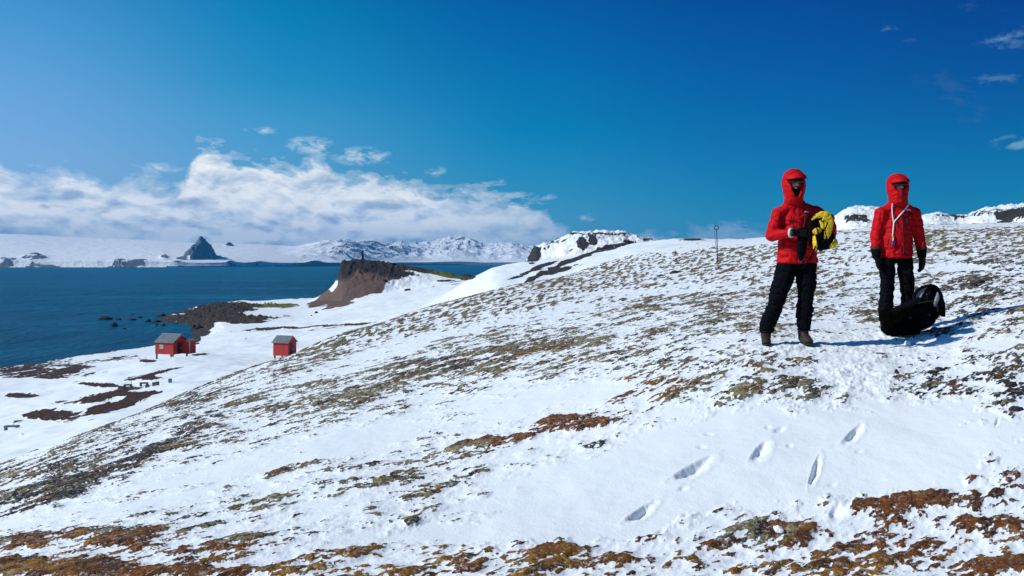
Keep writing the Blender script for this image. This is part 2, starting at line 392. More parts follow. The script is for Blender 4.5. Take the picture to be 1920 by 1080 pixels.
# ------------------------------------------------------------------ where the snow has blown thin
def ell(cx, cy, rx, ry, deg, soft=0.5):
    a = math.radians(deg); dx = PX-cx+WX*min(rx, 120)*0.45; dy = PY-cy+WY*ry*0.8
    p = dx*math.cos(a)-dy*math.sin(a); q = dx*math.sin(a)+dy*math.cos(a)
    d = np.sqrt((p/rx)**2+(q/ry)**2)
    return 1-sstep(1-soft, 1+soft, d)
PY = HY+(CAMZ-Z)*F/YY
WX = fbm(XX/(0.05*YY), YY*1.0/(0.12*YY)+np.log(YY)*9, 4, .55, 83); WY = fbm(XX/(0.035*YY), np.log(YY)*24, 5, .6, 87)
onN = (Zn+CAMZ > Z-1.0) & (YY < 112)
wob = fbm(PX/140, PY/45, 4, 0.55, 81)
D = 0.50+0.20*wob
D = np.where(YY > 7.5, 0.53+0.17*wob, D)
SNOW = [(1440, 852, 470, 84, 5, .8), (1120, 940, 340, 60, 10, .7), (1620, 850, 330, 80, -2, .7), (860, 785, 310, 44, 12, .8), (560, 858, 260, 34, 17, .8), (250, 935, 280, 30, 15, .8), (560, 965, 240, 28, 8, .7), (1050, 752, 130, 34, 8, .8),
        (690, 672, 150, 15, 17, .7), (400, 852, 140, 18, 17, .6), (330, 800, 160, 10, 26, .6), (1300, 461, 150, 7, 4, .9), (1480, 450, 120, 7, 3, .8), (1750, 505, 200, 8, -1, .6), (1250, 545, 170, 8, 4, .6), (1010, 590, 160, 9, 8, .6),
        (1790, 425, 200, 5, 2, .7), (1700, 770, 130, 14, 0, .5), (1350, 640, 160, 9, 3, .5), (1680, 648, 140, 16, -4, .8), (60, 855, 60, 14, 25, .8), (1560, 610, 80, 10, 0, .5), (700, 1005, 260, 18, 4, .6), (1840, 640, 60, 14, 0, .4), (800, 640, 120, 8, 15, .5), (1150, 985, 200, 30, 2, .5)]
for cx, cy, rx, ry, dg, w in SNOW: D = D-(0.56 if cy > 790 and cx > 1000 else 0.32)*w*ell(cx, cy, rx, ry, dg)
BARE = [(70, 1068, 160, 20, 0, .9), (330, 1074, 190, 8, 0, .45), (690, 1070, 330, 9, 0, .25), (1060, 1033, 60, 8, 3, .75), (1200, 1060, 200, 16, 0, .25), (1690, 942, 90, 15, 3, 1.0), (1800, 935, 90, 16, 0, .5), (1860, 885, 60, 26, 10, .85),
        (1480, 1000, 60, 20, 0, .5), (1640, 1040, 110, 18, 5, .6), (1500, 1064, 110, 10, 4, .3), (1880, 1062, 60, 18, 5, .7), (1400, 985, 40, 10, 15, .7), (1860, 980, 60, 12, 0, .45), (90, 1012, 230, 16, 3, .4), (330, 1000, 200, 20, 10, .3), (620, 990, 200, 14, 6, .2), (900, 960, 160, 14, 6, .15), (600, 930, 160, 10, 10, .15),
        (200, 870, 240, 24, 25, .22), (150, 905, 190, 12, 24, .22), (860, 680, 150, 20, 8, .35), (700, 728, 160, 12, 14, .25), (1880, 690, 60, 22, 15, .45), (1765, 715, 45, 9, 12, .7), (1850, 525, 90, 16, 8, .35), (1500, 735, 160, 36, 0, .32), (1200, 722, 80, 14, 6, .40),
        (1050, 788, 60, 6, 8, 1.0), (900, 832, 55, 7, 10, .9), (1090, 800, 60, 8, 8, .8), (985, 822, 30, 7, 5, .8), (1035, 782, 30, 7, 5, .8), (350, 917, 50, 6, 15, .7), (770, 977, 16, 6, 0, .7), (250, 930, 90, 6, 12, .5), (1895, 760, 30, 30, 0, .45), (560, 875, 100, 7, 8, .5), (480, 895, 100, 6, 12, .4),
        (1200, 745, 90, 10, 5, .3), (1850, 560, 60, 10, 8, .3), (600, 660, 140, 12, 22, .15), (1040, 655, 200, 20, 4, .12)]
for cx, cy, rx, ry, dg, w in BARE: D = D+(0.50 if cy > 760 else 0.34)*w*ell(cx, cy, rx, ry, dg)
# lumps of ground pushing through: world-space noise, drawn out along the view as the slope foreshortens
st = np.where(YY < 7, 1.0, 1.0+0.10*(YY-7)); st = np.minimum(st, 7.0)
LY = np.interp(YY, rows, np.concatenate([[0], np.cumsum(np.diff(rows)/(np.minimum(np.where(rows < 7, 1.0, 1.0+0.10*(rows-7)), 7.0)[:-1]))]))
big = np.where(YY > 25, 1+0.012*(YY-25), 1.0)
ns = np.interp(YY, [4, 7, 12, 60], [.24, .17, .15, .22])*0+0.17
ph = math.radians(38); UU = (XX*math.cos(ph)+LY*math.sin(ph))*0.42; VV = -XX*math.sin(ph)+LY*math.cos(ph)   # the wind has drawn the tufts out along one direction
n_a = 0.65*fbm(UU/0.22+fbm(XX/0.9, LY/0.9, 2, .5, 5)*0.8, VV/0.24, 2, 0.5, 91)+0.65*fbm(UU/0.09+0.4*perlin(XX/0.5, LY/0.5, 4), VV/0.10, 3, 0.6, 93)
n_b = fbm(UU/0.042, VV/0.048, 3, 0.6, 97)
n_c = fbm(XX/1.1, LY/0.8, 3, 0.5, 95)
fine = sstep(60, 20, YY)*0.5+0.5
aa_ = XX/(0.0036*YY); n_far = fbm(aa_*0.5, np.log(YY)*13.0-aa_*0.26, 3, .6, 98)
n_b = n_b*(1-sstep(14, 26, YY))+n_far*sstep(14, 26, YY)*1.15
n_speck = fbm(UU/0.020, VV/0.020, 2, .5, 99)*(1-sstep(9, 14, YY))
lumpn = 0.56*n_a+0.50*n_b+0.22*n_c+0.22*n_speck
bare_n = lumpn+(D-0.56)*1.0
# far ground: valley, shore and hills
n_f = fbm(XX/7, YY/11, 5, 0.6, 101); n_g = fbm(XX/1.8, YY/3.0, 4, 0.6, 107)*0.75+fbm(XX/0.7, YY/1.5, 2, .5, 108)*0.35
bare_f = -0.38+0.40*n_f+(0.18+0.22*(PX < 560)*(YY < 260))*n_g
gcol = np.zeros(PX.shape+(3,)); 
def colmix(a, b, t): return a*(1-t[..., None])+np.array(b)*t[..., None]
orange = np.array((0.165, 0.055, 0.010)); brown = np.array((0.075, 0.028, 0.012)); lichen = np.array((0.235, 0.20, 0.095)); dark = np.array((0.022, 0.020, 0.020)); rust = np.array((0.17, 0.055, 0.018))
tn = fbm(XX/0.8, LY/0.6, 3, 0.5, 111); tm = fbm(UU/0.16, VV/0.16, 3, 0.55, 117); tq = fbm(UU/0.035, VV/0.04, 2, 0.6, 119)
warm = ell(400, 1085, 1500, 72, 0, .4)+ell(1750, 950, 260, 110, 0, .4)+ell(1050, 800, 200, 26, 8, .5)*0.8+ell(1200, 728, 120, 26, 5, .5)*0.6+ell(850, 690, 220, 24, 8, .6)*0.12+ell(1880, 900, 90, 60, 0, .5)*0.6
dk = ell(170, 880, 260, 44, 25, .5)*0.5+ell(1830, 710, 130, 50, 0, .5)*0.55+ell(1850, 540, 120, 60, 5, .6)*0.45+ell(860, 682, 150, 18, 8, .5)*0.3+ell(400, 700, 400, 30, 22, .5)*0.25+ell(1895, 760, 40, 40, 0, .5)*.6
gn = lichen[None, None]*(1+0.35*tm[..., None])
gn = colmix(gn, dark, sstep(-0.02, 0.16, tm*0.6+tn*0.3+tq*0.5+dk*0.5+0.16*(1-sstep(0.0, 0.16, bare_n))-0.03))  # dark stones, plus patch rims darkened as painted shade of the tufts
tsp = fbm(UU/0.16, VV/0.20, 2, .5, 161)
wm = np.maximum(sstep(0.30, 0.52, warm*0.9+tn*0.45+tm*0.35+0.16), sstep(.22, .34, tsp)*.9)
wcol = orange[None, None]*(1+0.3*tq[..., None]); wcol = colmix(wcol, (0.25, 0.115, 0.012), sstep(0.0, .4, tn+0.35*ell(800, 1070, 700, 40, 0))); wcol = colmix(wcol, brown, sstep(-0.05, 0.35, tm+tq*0.5+0.2*ell(120, 1060, 250, 50, 0)+0.15*ell(1750, 940, 260, 60, 0)-0.1))
gn = colmix(gn, (0, 0, 0), wm)+wcol*wm[..., None]
gcol[:] = gn
# far colours
fr = ~onN
peb = np.array((0.036, 0.028, 0.024))
gf = np.tile(peb, PX.shape+(1,)).astype(float)*(1+0.5*n_g[..., None])
gf = colmix(gf, (0.13, 0.075, 0.03), sstep(0.0, 0.5, n_g+0.3*ell(90, 690, 130, 25, 5)))
grn = ell(535, 573, 46, 7, 0, .5)+ell(560, 590, 60, 9, 0, .5)+ell(613, 550, 16, 8, 50, .5)+ell(838, 515, 34, 5, -10, .5)+ell(690, 582, 80, 8, 5, .5)*.8
gf = colmix(gf, (0.14, 0.17, 0.02), np.clip(grn, 0, 1)*sstep(-0.3, 0.2, n_g+0.1))
scree = ell(668, 545, 95, 50, 22, .3)
gf = colmix(gf, (0.14, 0.090, 0.072), np.clip(scree, 0, 1)*(PX > 560)*(PX < 930)*(PY > 499))
gf = colmix(gf, (0.050, 0.024, 0.017), 1-sstep(300, 330, PX))
crown = crag*sstep(-60, -20, 0*YY+1)*ell(705, 501, 70, 14, -14, .5)+ell(640, 502, 24, 18, 0, .5)
gf = colmix(gf, (0.026, 0.025, 0.028), np.clip(crown*1.6, 0, 1))
isM = (PX > 900)
gf = np.where((isM & (YY > 112))[..., None], np.array((0.035, 0.033, 0.035))*(1+0.4*n_g[..., None]), gf)
gcol = np.where(fr[..., None], gf, gcol)
FB = [(380, 592, 80, 15, 6, 1.2), (450, 599, 45, 6, 0, .9), (430, 575, 50, 8, 0, 1.0), (480, 601, 60, 6, 0, 1.0), (380, 618, 22, 12, 40, 1.2), (366, 628, 7, 14, 20, 1.5), (185, 722, 42, 4, -4, .75), (190, 743, 75, 8, 12, .72), (250, 739, 60, 3, 3, .8), (100, 778, 60, 9, 2, .78), (195, 764, 34, 9, 10, .66),
      (150, 745, 200, 60, 5, .17), (120, 790, 70, 6, 4, .35), (60, 812, 50, 4, 8, .3), (60, 700, 130, 10, 5, .15), (640, 592, 120, 11, 5, -1.9), (700, 566, 46, 13, 18, -1.6), (735, 560, 50, 22, 30, -.9), (627, 535, 24, 6, 52, -.9), (612, 552, 8, 4, 45, .9), (230, 755, 60, 8, 20, .7), (35, 742, 30, 4, 0, .9), (70, 700, 90, 8, 0, .5), (90, 708, 30, 2, 0, .8), (140, 690, 40, 6, 8, .5), (60, 685, 130, 7, 5, .5), (290, 700, 50, 3.5, 14, .8), (285, 710, 20, 4, 0, .8), (375, 665, 20, 2.5, 5, .8), (278, 677, 16, 3, 0, .8), (230, 673, 60, 5, 6, .4),
      (520, 573, 50, 5, 0, .8), (560, 591, 46, 3.5, 4, .75), (575, 596, 40, 2.5, 4, .6), (664, 541, 72, 28, 34, 1.15), (600, 568, 24, 5, 20, .7), (692, 502, 84, 17, -10, 1.2), (642, 505, 18, 24, 0, 1.3), (620, 540, 20, 14, 45, .9), (800, 506, 60, 6, -10, .9), (838, 515, 34, 5, -10, .9), (876, 519, 14, 6, 0, 1.2), (680, 580, 90, 6, 8, .35), (840, 527, 30, 3, 0, .6),
      (640, 612, 90, 3, 8, .50), (560, 613, 120, 3, 3, .50), (620, 598, 60, 3, 0, .4), (700, 577, 60, 3, 5, .4), (500, 618, 120, 3, 4, .4), (430, 640, 60, 2, 5, .4), (740, 545, 60, 3, 5, .3), (820, 535, 50, 3, 5, .4),
      (997, 476, 14, 16, 45, 1.2), (1030, 458, 40, 4, 20, .5), (1092, 455, 10, 12, 45, .8), (1112, 450, 7, 9, 45, .8), (1100, 438, 100, 2.5, 0, .6), (1060, 500, 110, 5, 25, .75), (1000, 508, 60, 4, 20, .7), (1140, 466, 60, 4, 15, .55), (1010, 520, 40, 2.5, 25, .7),
      (1600, 408, 40, 10, -5, .45), (1770, 404, 40, 3, 0, .5), (1860, 400, 60, 8, 3, .42), (1905, 405, 40, 12, 20, .5), (1270, 449, 90, 3, 0, .45), (1180, 444, 20, 2, 0, .5)]
for cx, cy, rx, ry, dg, w in FB: bare_f = bare_f+w*0.75*ell(cx, cy, rx, ry, dg)*(YY > 60)
bare_f = np.where((SD < 5.5) & (SD > -50), np.maximum(bare_f, 0.30-0.10*SD+0.5*n_g), bare_f)
rocky = (onN == False) & (PX > 980) & (YY > 112)
slope_y = np.gradient(Z, axis=0)/np.maximum(np.gradient(YY, axis=0), 1e-3)
bare_f = np.where(rocky, bare_f+0.9*np.clip(np.abs(slope_y)-0.33, 0, 0.8)+0.08, bare_f)
bare = np.where(onN, bare_n, bare_f*1.0)

# ------------------------------------------------------------------ relief: snow skin, tufts, footprints
und = fbm(XX/1.6, YY/2.6, 3, 0.5, 121)*0.022+fbm(XX/0.35, YY/0.5, 3, 0.5, 127)*0.007
rough = sstep(-0.35, 0.0, bare)
tuft = sstep(0.0, 0.30, bare)
und = und+rough*(fbm(XX/0.10, LY/0.10, 3, 0.55, 129)*0.004)
hmul = np.clip(0.8+YY*0.022, 0.8, 2.2)
bs = 0.56*n_a+0.22*n_c+0.12*n_b+(D-0.56)
near_add = und+hmul*(sstep(0, .3, bs)*0.016+tuft*np.abs(tq)*0.012+tuft*n_b*0.008)+np.clip(bs+0.12, -0.2, 0.15)*0.05
far_add = np.where(bare > 0, np.abs(n_g)*0.35, 0)+(PX < 520)*(YY > 290)*sstep(0, 4, SD)*sstep(-.05, .15, bare)*np.clip(fbm(XX/3.2, YY/3.2, 5, .6, 151), 0, 1)*2.3
Z = Z+np.where(onN, near_add, far_add*(SD > 1))
# trampled snow round the two people and the pack
tr = ell(1660, 648, 120, 22, 0, .5)+ell(1600, 705, 70, 28, 0, .5)+ell(1470, 650, 60, 12, 0, .5)
Z = Z+np.where(YY < 13, np.clip(tr, 0, 1)*(fbm(XX/0.09, YY/0.11, 3, .6, 131)*0.016+fbm(XX/0.03, YY/0.035, 2, .6, 132)*0.008), 0)
bare = np.where(YY < 13, bare-0.55*np.clip(tr, 0, 1), bare)
# (column, row, half length px, half width px, tilt degrees, depth m)
STEPS = [(1300, 878, 50, 13, 29, .10), (1203, 960, 38, 11, 33, .09), (1427, 846, 28, 15, 50, .07), (1529, 880, 34, 9, 72, .08), (1600, 813, 29, 11, 42, .08), (1280, 914, 13, 6, 15, .03), (1290, 966, 16, 6, 15, .03),
         (1240, 998, 14, 6, 20, .025), (1330, 812, 12, 4, 0, .025), (1316, 835, 12, 4, 0, .025), (1480, 833, 9, 5, 0, .02), (1610, 843, 10, 4, 10, .02), (1570, 962, 22, 18, 60, .045), (1560, 905, 12, 5, 10, .02), (1462, 802, 16, 6, 20, .035), (1440, 798, 8, 5, 0, .02), (1870, 790, 14, 5, 70, .03)]
rs0, rs1 = np.searchsorted(rows, 3.6), np.searchsorted(rows, 9.5)
sl = slice(rs0, rs1)
jx = fbm(XX[sl]/0.07, YY[sl]/0.10, 3, .5, 141)*0.30
for cx, cy, a, b, dg, dp in STEPS:
    t = math.radians(dg); dx = PX[sl]-cx; dy = -(PY[sl]-cy)
    p = dx*math.cos(t)+dy*math.sin(t); q = -dx*math.sin(t)+dy*math.cos(t)
    q = q-b*0.35
    d = np.sqrt((p/(a*.92))**2+(q/np.where(q > 0, b*.45, b*1.25))**2)+jx
    Z[sl] += -dp*0.52*(1-sstep(0.0, 1.05, d))+0.003*np.exp(-((d-1.25)/0.2)**2)*(dp/0.09)
    bare[sl] -= 0.5*(1-sstep(0.9, 1.5, d))

Vg = np.stack([XX, YY, Z], -1).reshape(-1, 3)
me = np_mesh('ground', Vg, grid_quads(nr, nc))
attr_f(me, 'bare', bare); attr_c(me, 'earth', gcol)
near_f = (1-sstep(10, 45, YY))
attr_f(me, 'close', near_f)

m_ground, b, (node, link, M_, MX, RP, NZ) = mat('snow_over_moss_and_stones')
geo = node('ShaderNodeNewGeometry'); P = geo.outputs['Position']
ab = node('ShaderNodeAttribute', attribute_name='bare'); ac = node('ShaderNodeAttribute', attribute_name='earth'); an = node('ShaderNodeAttribute', attribute_name='close')
mp = node('ShaderNodeMapping'); link(P, mp.inputs[0]); mp.inputs['Scale'].default_value = (1, 0.6, 1)
nf = NZ(mp.outputs[0], 34.0, 4, 0.65); nm = NZ(mp.outputs[0], 3.0, 5, 0.65)
jit = M_('ADD', M_('MULTIPLY', M_('MULTIPLY', M_('SUBTRACT', nf, 0.5), 0.34), an.outputs['Fac']), M_('MULTIPLY', M_('SUBTRACT', nm, 0.5), 0.22))
lvl = M_('ADD', ab.outputs['Fac'], jit)
mask = RP(M_('ADD', lvl, 0.5), [(0.495, 0.0), (0.545, 1.0)])
speck = NZ(P, 90.0, 3, 0.7)
ec = MX(1.0, ac.outputs['Color'], RP(speck, [(0.3, 0.45), (0.55, 1.0), (0.75, 1.7)]), 'MULTIPLY')
# snow dusting left on top of the exposed ground
clump = NZ(mp.outputs[0], 14.0, 4, 0.7)
ec = MX(1.0, ec, RP(clump, [(0.32, 0.30), (0.5, 0.95), (0.68, 1.55)]), 'MULTIPLY')
dust = M_('MULTIPLY', M_('MULTIPLY', M_('POWER', an.outputs['Fac'], 2.0), 0.55), M_('MULTIPLY', RP(NZ(P, 34.0, 4, 0.7), [(0.54, 0.0), (0.62, 1.0)]), RP(M_('ADD', lvl, 0.5), [(0.5, 0.95), (0.75, 0.5), (1.0, 0.2)])))
mask2 = M_('MULTIPLY', mask, M_('SUBTRACT', 1.0, dust))
snowc = RP(NZ(P, 2.2, 4, 0.6), [(0.3, (0.78, 0.83, 0.86)), (0.7, (0.83, 0.87, 0.89))])
link(MX(mask2, snowc, ec), b.inputs['Base Color'])
link(RP(mask2, [(0.0, 0.55), (1.0, 0.95)]), b.inputs['Roughness'])
b.inputs['Specular IOR Level'].default_value = 0.25
bp = node('ShaderNodeBump'); bp.inputs['Strength'].default_value = 0.6; bp.inputs['Distance'].default_value = 0.02
hgt = M_('ADD', M_('MULTIPLY', NZ(P, 60.0, 4, 0.65), M_('MULTIPLY_ADD', mask, 1.2, 0.22)), M_('MULTIPLY', NZ(P, 9.0, 4, 0.6), 0.55))
link(M_('MULTIPLY', hgt, M_('MULTIPLY_ADD', an.outputs['Fac'], 0.8, 0.2)), bp.inputs['Height']); link(bp.outputs[0], b.inputs['Normal'])
ground = tag(link_mesh('ground', me, m_ground), kind='structure')

def gz(x, y):
    """height of the finished ground under a world point"""
    px = HX+F*x/y
    i = np.clip(np.searchsorted(rows, y)-1, 0, nr-2); j = np.clip(np.searchsorted(cols, px)-1, 0, nc-2)
    s = (y-rows[i])/(rows[i+1]-rows[i]); t = (px-cols[j])/(cols[j+1]-cols[j])
    return (Z[i, j]*(1-t)+Z[i, j+1]*t)*(1-s)+(Z[i+1, j]*(1-t)+Z[i+1, j+1]*t)*s
def on_ground(px, y):
    x = (px-HX)/F*y; return Vector((x, y, float(gz(x, y))))
# ------------------------------------------------------------------ sea
m_water, b, (node, link, M_, MX, RP, NZ) = mat('sea_water')
geo = node('ShaderNodeNewGeometry'); P = geo.outputs['Position']
mp = node('ShaderNodeMapping'); link(P, mp.inputs[0]); mp.inputs['Scale'].default_value = (1, 0.5, 1); mp.inputs['Rotation'].default_value = (0, 0, 0.2)
big_ = node('ShaderNodeMapping'); link(P, big_.inputs[0]); big_.inputs['Scale'].default_value = (0.25, 1.0, 1)
col = RP(M_('ADD', M_('MULTIPLY', NZ(big_.outputs[0], 0.012, 6, 0.65), 0.7), M_('MULTIPLY', NZ(mp.outputs[0], 0.25, 4, 0.7), 0.3)), [(0.38, (0.0, 0.050, 0.105)), (0.5, (0.0, 0.072, 0.150)), (0.62, (0.0, 0.125, 0.205))])
link(col, b.inputs['Base Color']); b.inputs['Roughness'].default_value = 0.42; b.inputs['IOR'].default_value = 1.333
b.inputs['Specular IOR Level'].default_value = 0.10
bp = node('ShaderNodeBump'); bp.inputs['Strength'].default_value = 1.0; bp.inputs['Distance'].default_value = 1.4
hh = M_('ADD', NZ(mp.outputs[0], 0.35, 6, 0.7), M_('MULTIPLY', NZ(mp.outputs[0], 0.05, 4, 0.6), 3.0))
link(hh, bp.inputs['Height']); link(bp.outputs[0], b.inputs['Normal'])
xs = np.linspace(-12000, 12000, 29); ys = np.linspace(60, 12000, 25)
gx_, gy_ = np.meshgrid(xs, ys)
me = np_mesh('water', np.stack([gx_, gy_, gx_*0], -1).reshape(-1, 3), grid_quads(25, 29))
water = tag(link_mesh('water', me, m_water), kind='structure')

# ------------------------------------------------------------------ glaciated coast across the bay
mc = np.arange(-260, 1130, 1.5)
shore = pchip([-300, 0, 300, 620, 800, 925, 1150], [4200, 4300, 4400, 5600, 7400, 7600, 7600], mc)
sky_pts = [(-260, 436), (0, 438.5), (60, 441), (148, 446), (267, 450), (367, 456), (480, 458), (560, 462), (660, 464), (728, 466), (800, 466), (836, 460), (862, 458), (884, 462), (907, 468), (955, 467), (991, 471), (1060, 476), (1130, 482)]
sky_r = pchip([p[0] for p in sky_pts], [p[1] for p in sky_pts], mc)
nt = 170; T = (np.linspace(0, 1, nt)**1.7)[:, None]
depth = 2200.0
MY = shore[None, :]+T*depth+fbm(np.tile(mc/30.0, (nt, 1)), T*2+0*mc, 3, .5, 3)*0*T
MPX = np.tile(mc, (nt, 1)); MX_ = (MPX-HX)/F*MY
hz = (HY-sky_r)[None, :]/F*(shore[None, :]+depth)+CAMZ
right = sstep(520, 640, MPX)
prof = (0.10+0.90*T**0.75)*(1-right)+(0.15+0.85*sstep(0, .75, T)**0.8)*right
prof = np.where(T < 0.012, 0.0, prof)
rid = fbm(MX_/420, MY/420, 6, 0.55, 201, True)
rid2 = fbm(MX_/160, MY/160, 5, 0.6, 205, True)
left_pk = ell_ = None
def me_ell(cx, rx, t0, t1): return np.exp(-((MPX-cx)/rx)**2)*np.exp(-((T-(t0+t1)/2-0.008*perlin(MPX/30, MPX*0, 2))/((t1-t0)*0.7))**2)
rocks_l = 1.0*me_ell(66, 20, .03, .09)+0.8*me_ell(308, 7, .08, .14)+0.45*me_ell(262, 24, .01, .04)+0.45*me_ell(14, 22, .01, .05)+.25*me_ell(160, 40, 0.005, .03)+.4*me_ell(435, 14, 0.005, .03)+.4*me_ell(330, 14, 0.005, .03)+.35*me_ell(490, 20, 0.005, .03)+.7*me_ell(590, 14, .01, .05)+.4*me_ell(225, 16, .005, .03)
MZ = prof*hz+right*(rid*0.42*hz*sstep(0.02, .3, T)*(1-sstep(.8, 1, T)))+(1-right)*(rid2*4*T)+(fbm(MX_/90, MY/200, 3, .5, 207)*0.6+0.75)*rocks_l*30
# the sharp rock horn standing at the shore, and the small one behind it
def horn(cx, wl, wr, tY, h, p=1.0):
    x0 = (cx-HX)/F*tY; dx = MX_-x0+(12*fbm(MX_/60, MY/60, 3, .5, 219) if p == 2 else 0); w_ = np.where(dx < 0, wl, wr); d = np.sqrt((dx/w_)**2+((MY-tY)/260.0)**2)
    return h*np.clip(1-d**np.where(dx < 0, 1.15, 1.9 if p == 2 else 1.15), 0, 1)
y0 = float(np.interp(375, mc, shore))+330
hr = fbm(MX_/70, MY/90, 5, .6, 211, True)
hn = horn(374, 88, 88, y0, 122, 2)
hn = hn*(0.97+0.17*fbm(MX_/28, MY/60, 4, .6, 215, True))
MZ = np.maximum(MZ, hn*(1+0.34*hr)); 
h2 = horn(430, 60, 50, y0+1500, 150, 0.8)
MZ = MZ+np.clip(h2-100, 0, None)*0.55*(1+.3*hr)
h3 = horn(862, 260, 150, 7400+1500, 215, 0.8)
MZ = np.where(MPX > 800, np.maximum(MZ, h3*(0.92+0.16*hr)), MZ)
MZ[0] = -2; MZ[1] = np.maximum(3, 7+6*fbm(mc/9, mc*0, 3, .5, 221)+8*(mc > 560))
MZ = np.maximum(MZ, -2)
sl_ = np.hypot(*[np.gradient(MZ, axis=0)/np.maximum(np.gradient(T*depth+0*MZ, axis=0), 1), np.gradient(MZ, axis=1)/(1.5/F*6000)])
rk = 0.95*(hn > 6)*(hr*1.3+0.40)+0.95*sstep(.14, .36, rocks_l)*(fbm(MX_/60, MY/60, 4, .6, 209)*.8+.6)+np.clip(h2-100, 0, 30)/30+right*(sl_-0.95+0.55*rid2*sstep(0, .3, T))*1.1
rk = rk+(MZ < 9)*(fbm(MX_/260, MY/400, 3, .5, 231)*1.6+0.25)
me = np_mesh('mountains', np.stack([MX_, MY, MZ], -1).reshape(-1, 3), grid_quads(nt, len(mc)))
attr_f(me, 'rock', rk)
m_mt, b, (node, link, M_, MX, RP, NZ) = mat('glacier_and_rock')
geo = node('ShaderNodeNewGeometry'); P = geo.outputs['Position']; ar = node('ShaderNodeAttribute', attribute_name='rock')
lv = M_('ADD', ar.outputs['Fac'], M_('MULTIPLY', M_('SUBTRACT', NZ(P, 0.02, 6, .65), 0.5), 0.9))
msk = RP(lv, [(0.40, 0.0), (0.5, 1.0)])
link(MX(msk, (0.82, 0.85, 0.88), RP(NZ(P, 0.03, 5, .6), [(.3, (0.06, 0.07, 0.085)), (.7, (0.14, 0.15, 0.17))])), b.inputs['Base Color'])
b.inputs['Roughness'].default_value = 0.8; b.inputs['Specular IOR Level'].default_value = 0.2
bp = node('ShaderNodeBump'); bp.inputs['Strength'].default_value = 0.7; bp.inputs['Distance'].default_value = 18
link(NZ(P, 0.015, 7, .62), bp.inputs['Height']); link(bp.outputs[0], b.inputs['Normal'])
tag(link_mesh('mountains', me, m_mt), kind='structure')

# ------------------------------------------------------------------ air
bm = bmesh.new(); bmesh.ops.create_cube(bm, size=1.0)
bmesh.ops.scale(bm, vec=(24400, 12300+200, 470), verts=bm.verts); bmesh.ops.translate(bm, vec=(0, 12500/2-250, 470/2-7.2), verts=bm.verts)
me = bpy.data.meshes.new('haze'); bm.to_mesh(me); bm.free()
m_haze = bpy.data.materials.new('sea_air'); m_haze.use_nodes = True; t_ = m_haze.node_tree; t_.nodes.clear()
vn_ = t_.nodes.new('ShaderNodeVolumePrincipled'); vn_.inputs['Density'].default_value = 0.000062; vn_.inputs['Color'].default_value = (0.07, 0.50, 1.0, 1); vn_.inputs['Anisotropy'].default_value = 0.0
on_ = t_.nodes.new('ShaderNodeOutputMaterial'); t_.links.new(vn_.outputs[0], on_.inputs['Volume'])
tag(link_mesh('haze', me, m_haze, smooth=False), kind='stuff')
# ------------------------------------------------------------------ mesh tools for the things
def ico(r=1.0, sub=2):
    bm = bmesh.new(); bmesh.ops.create_icosphere(bm, subdivisions=sub, radius=r); return bm
def hull_blob(segs):
    """each segment (p0, (rx, ry, rz), p1, (rx, ry, rz)) is the convex hull of two ellipsoids; returned as one bmesh"""
    out = bmesh.new()
    for p0, r0_, p1, r1_ in segs:
        pts = []
        t = ico(1.0, 2)
        vs = [v.co.copy() for v in t.verts]; t.free()
        for p, r in ((p0, r0_), (p1, r1_)):
            if isinstance(r, (int, float)): r = (r, r, r)
            for q in vs: pts.append(Vector((p[0]+q.x*r[0], p[1]+q.y*r[1], p[2]+q.z*r[2])))
        b2 = bmesh.new()
        for q in pts: b2.verts.new(q)
        res = bmesh.ops.convex_hull(b2, input=b2.verts[:])
        bmesh.ops.delete(b2, geom=[g for g in b2.verts if not g.link_faces], context='VERTS')
        m_ = bpy.data.meshes.new('tmp'); b2.to_mesh(m_); b2.free(); out.from_mesh(m_); bpy.data.meshes.remove(m_)
    return out
def remesh(bm, voxel, smooth=4, name='surface', cut=None):
    me = bpy.data.meshes.new(name); bm.to_mesh(me); bm.free()
    o = bpy.data.objects.new('tmp', me); C.objects.link(o)
    r = o.modifiers.new('r', 'REMESH'); r.mode = 'VOXEL'; r.voxel_size = voxel
    if smooth:
        s = o.modifiers.new('s', 'SMOOTH'); s.factor = 0.5; s.iterations = smooth
    co = None
    if cut is not None:
        cm = bpy.data.meshes.new('cut'); cut.to_mesh(cm); cut.free()
        co = bpy.data.objects.new('cut', cm); C.objects.link(co)
        b_ = o.modifiers.new('b', 'BOOLEAN'); b_.operation = 'DIFFERENCE'; b_.solver = 'EXACT'; b_.object = co
    dg = bpy.context.evaluated_depsgraph_get()
    out = bpy.data.meshes.new_from_object(o.evaluated_get(dg))
    out.name = name
    bpy.data.objects.remove(o); bpy.data.meshes.remove(me)
    if co: bpy.data.objects.remove(co)
    out.materials.clear()
    return out
def wrinkle(me, f):
    """move every vertex along its normal by f(co)"""
    n = len(me.vertices); co = np.zeros(n*3, np.float32); no = np.zeros(n*3, np.float32)
    me.vertices.foreach_get('co', co); me.vertices.foreach_get('normal', no)
    co = co.reshape(-1, 3).astype(float); no = no.reshape(-1, 3)
    co = co+no*f(co)[:, None]
    me.vertices.foreach_set('co', co.astype(np.float32).ravel()); me.update()
def creases(amp, sx, sz, seed=0, wd=.11):
    def f(co):
        x = co[:, 0]/sx+co[:, 1]/sx*.8+0.35*perlin(co[:, 0]/.2, co[:, 2]/.2, seed+9); z = co[:, 2]/sz+co[:, 0]/sx*.3
        a = perlin(x, z, seed); b = perlin(x*1.9+7, z*1.9, seed+1)
        return -amp*np.exp(-(a/wd)**2)-amp*.5*np.exp(-(b/wd)**2)+amp*.8*perlin(x*.6, z*.6, seed+5)
    return f
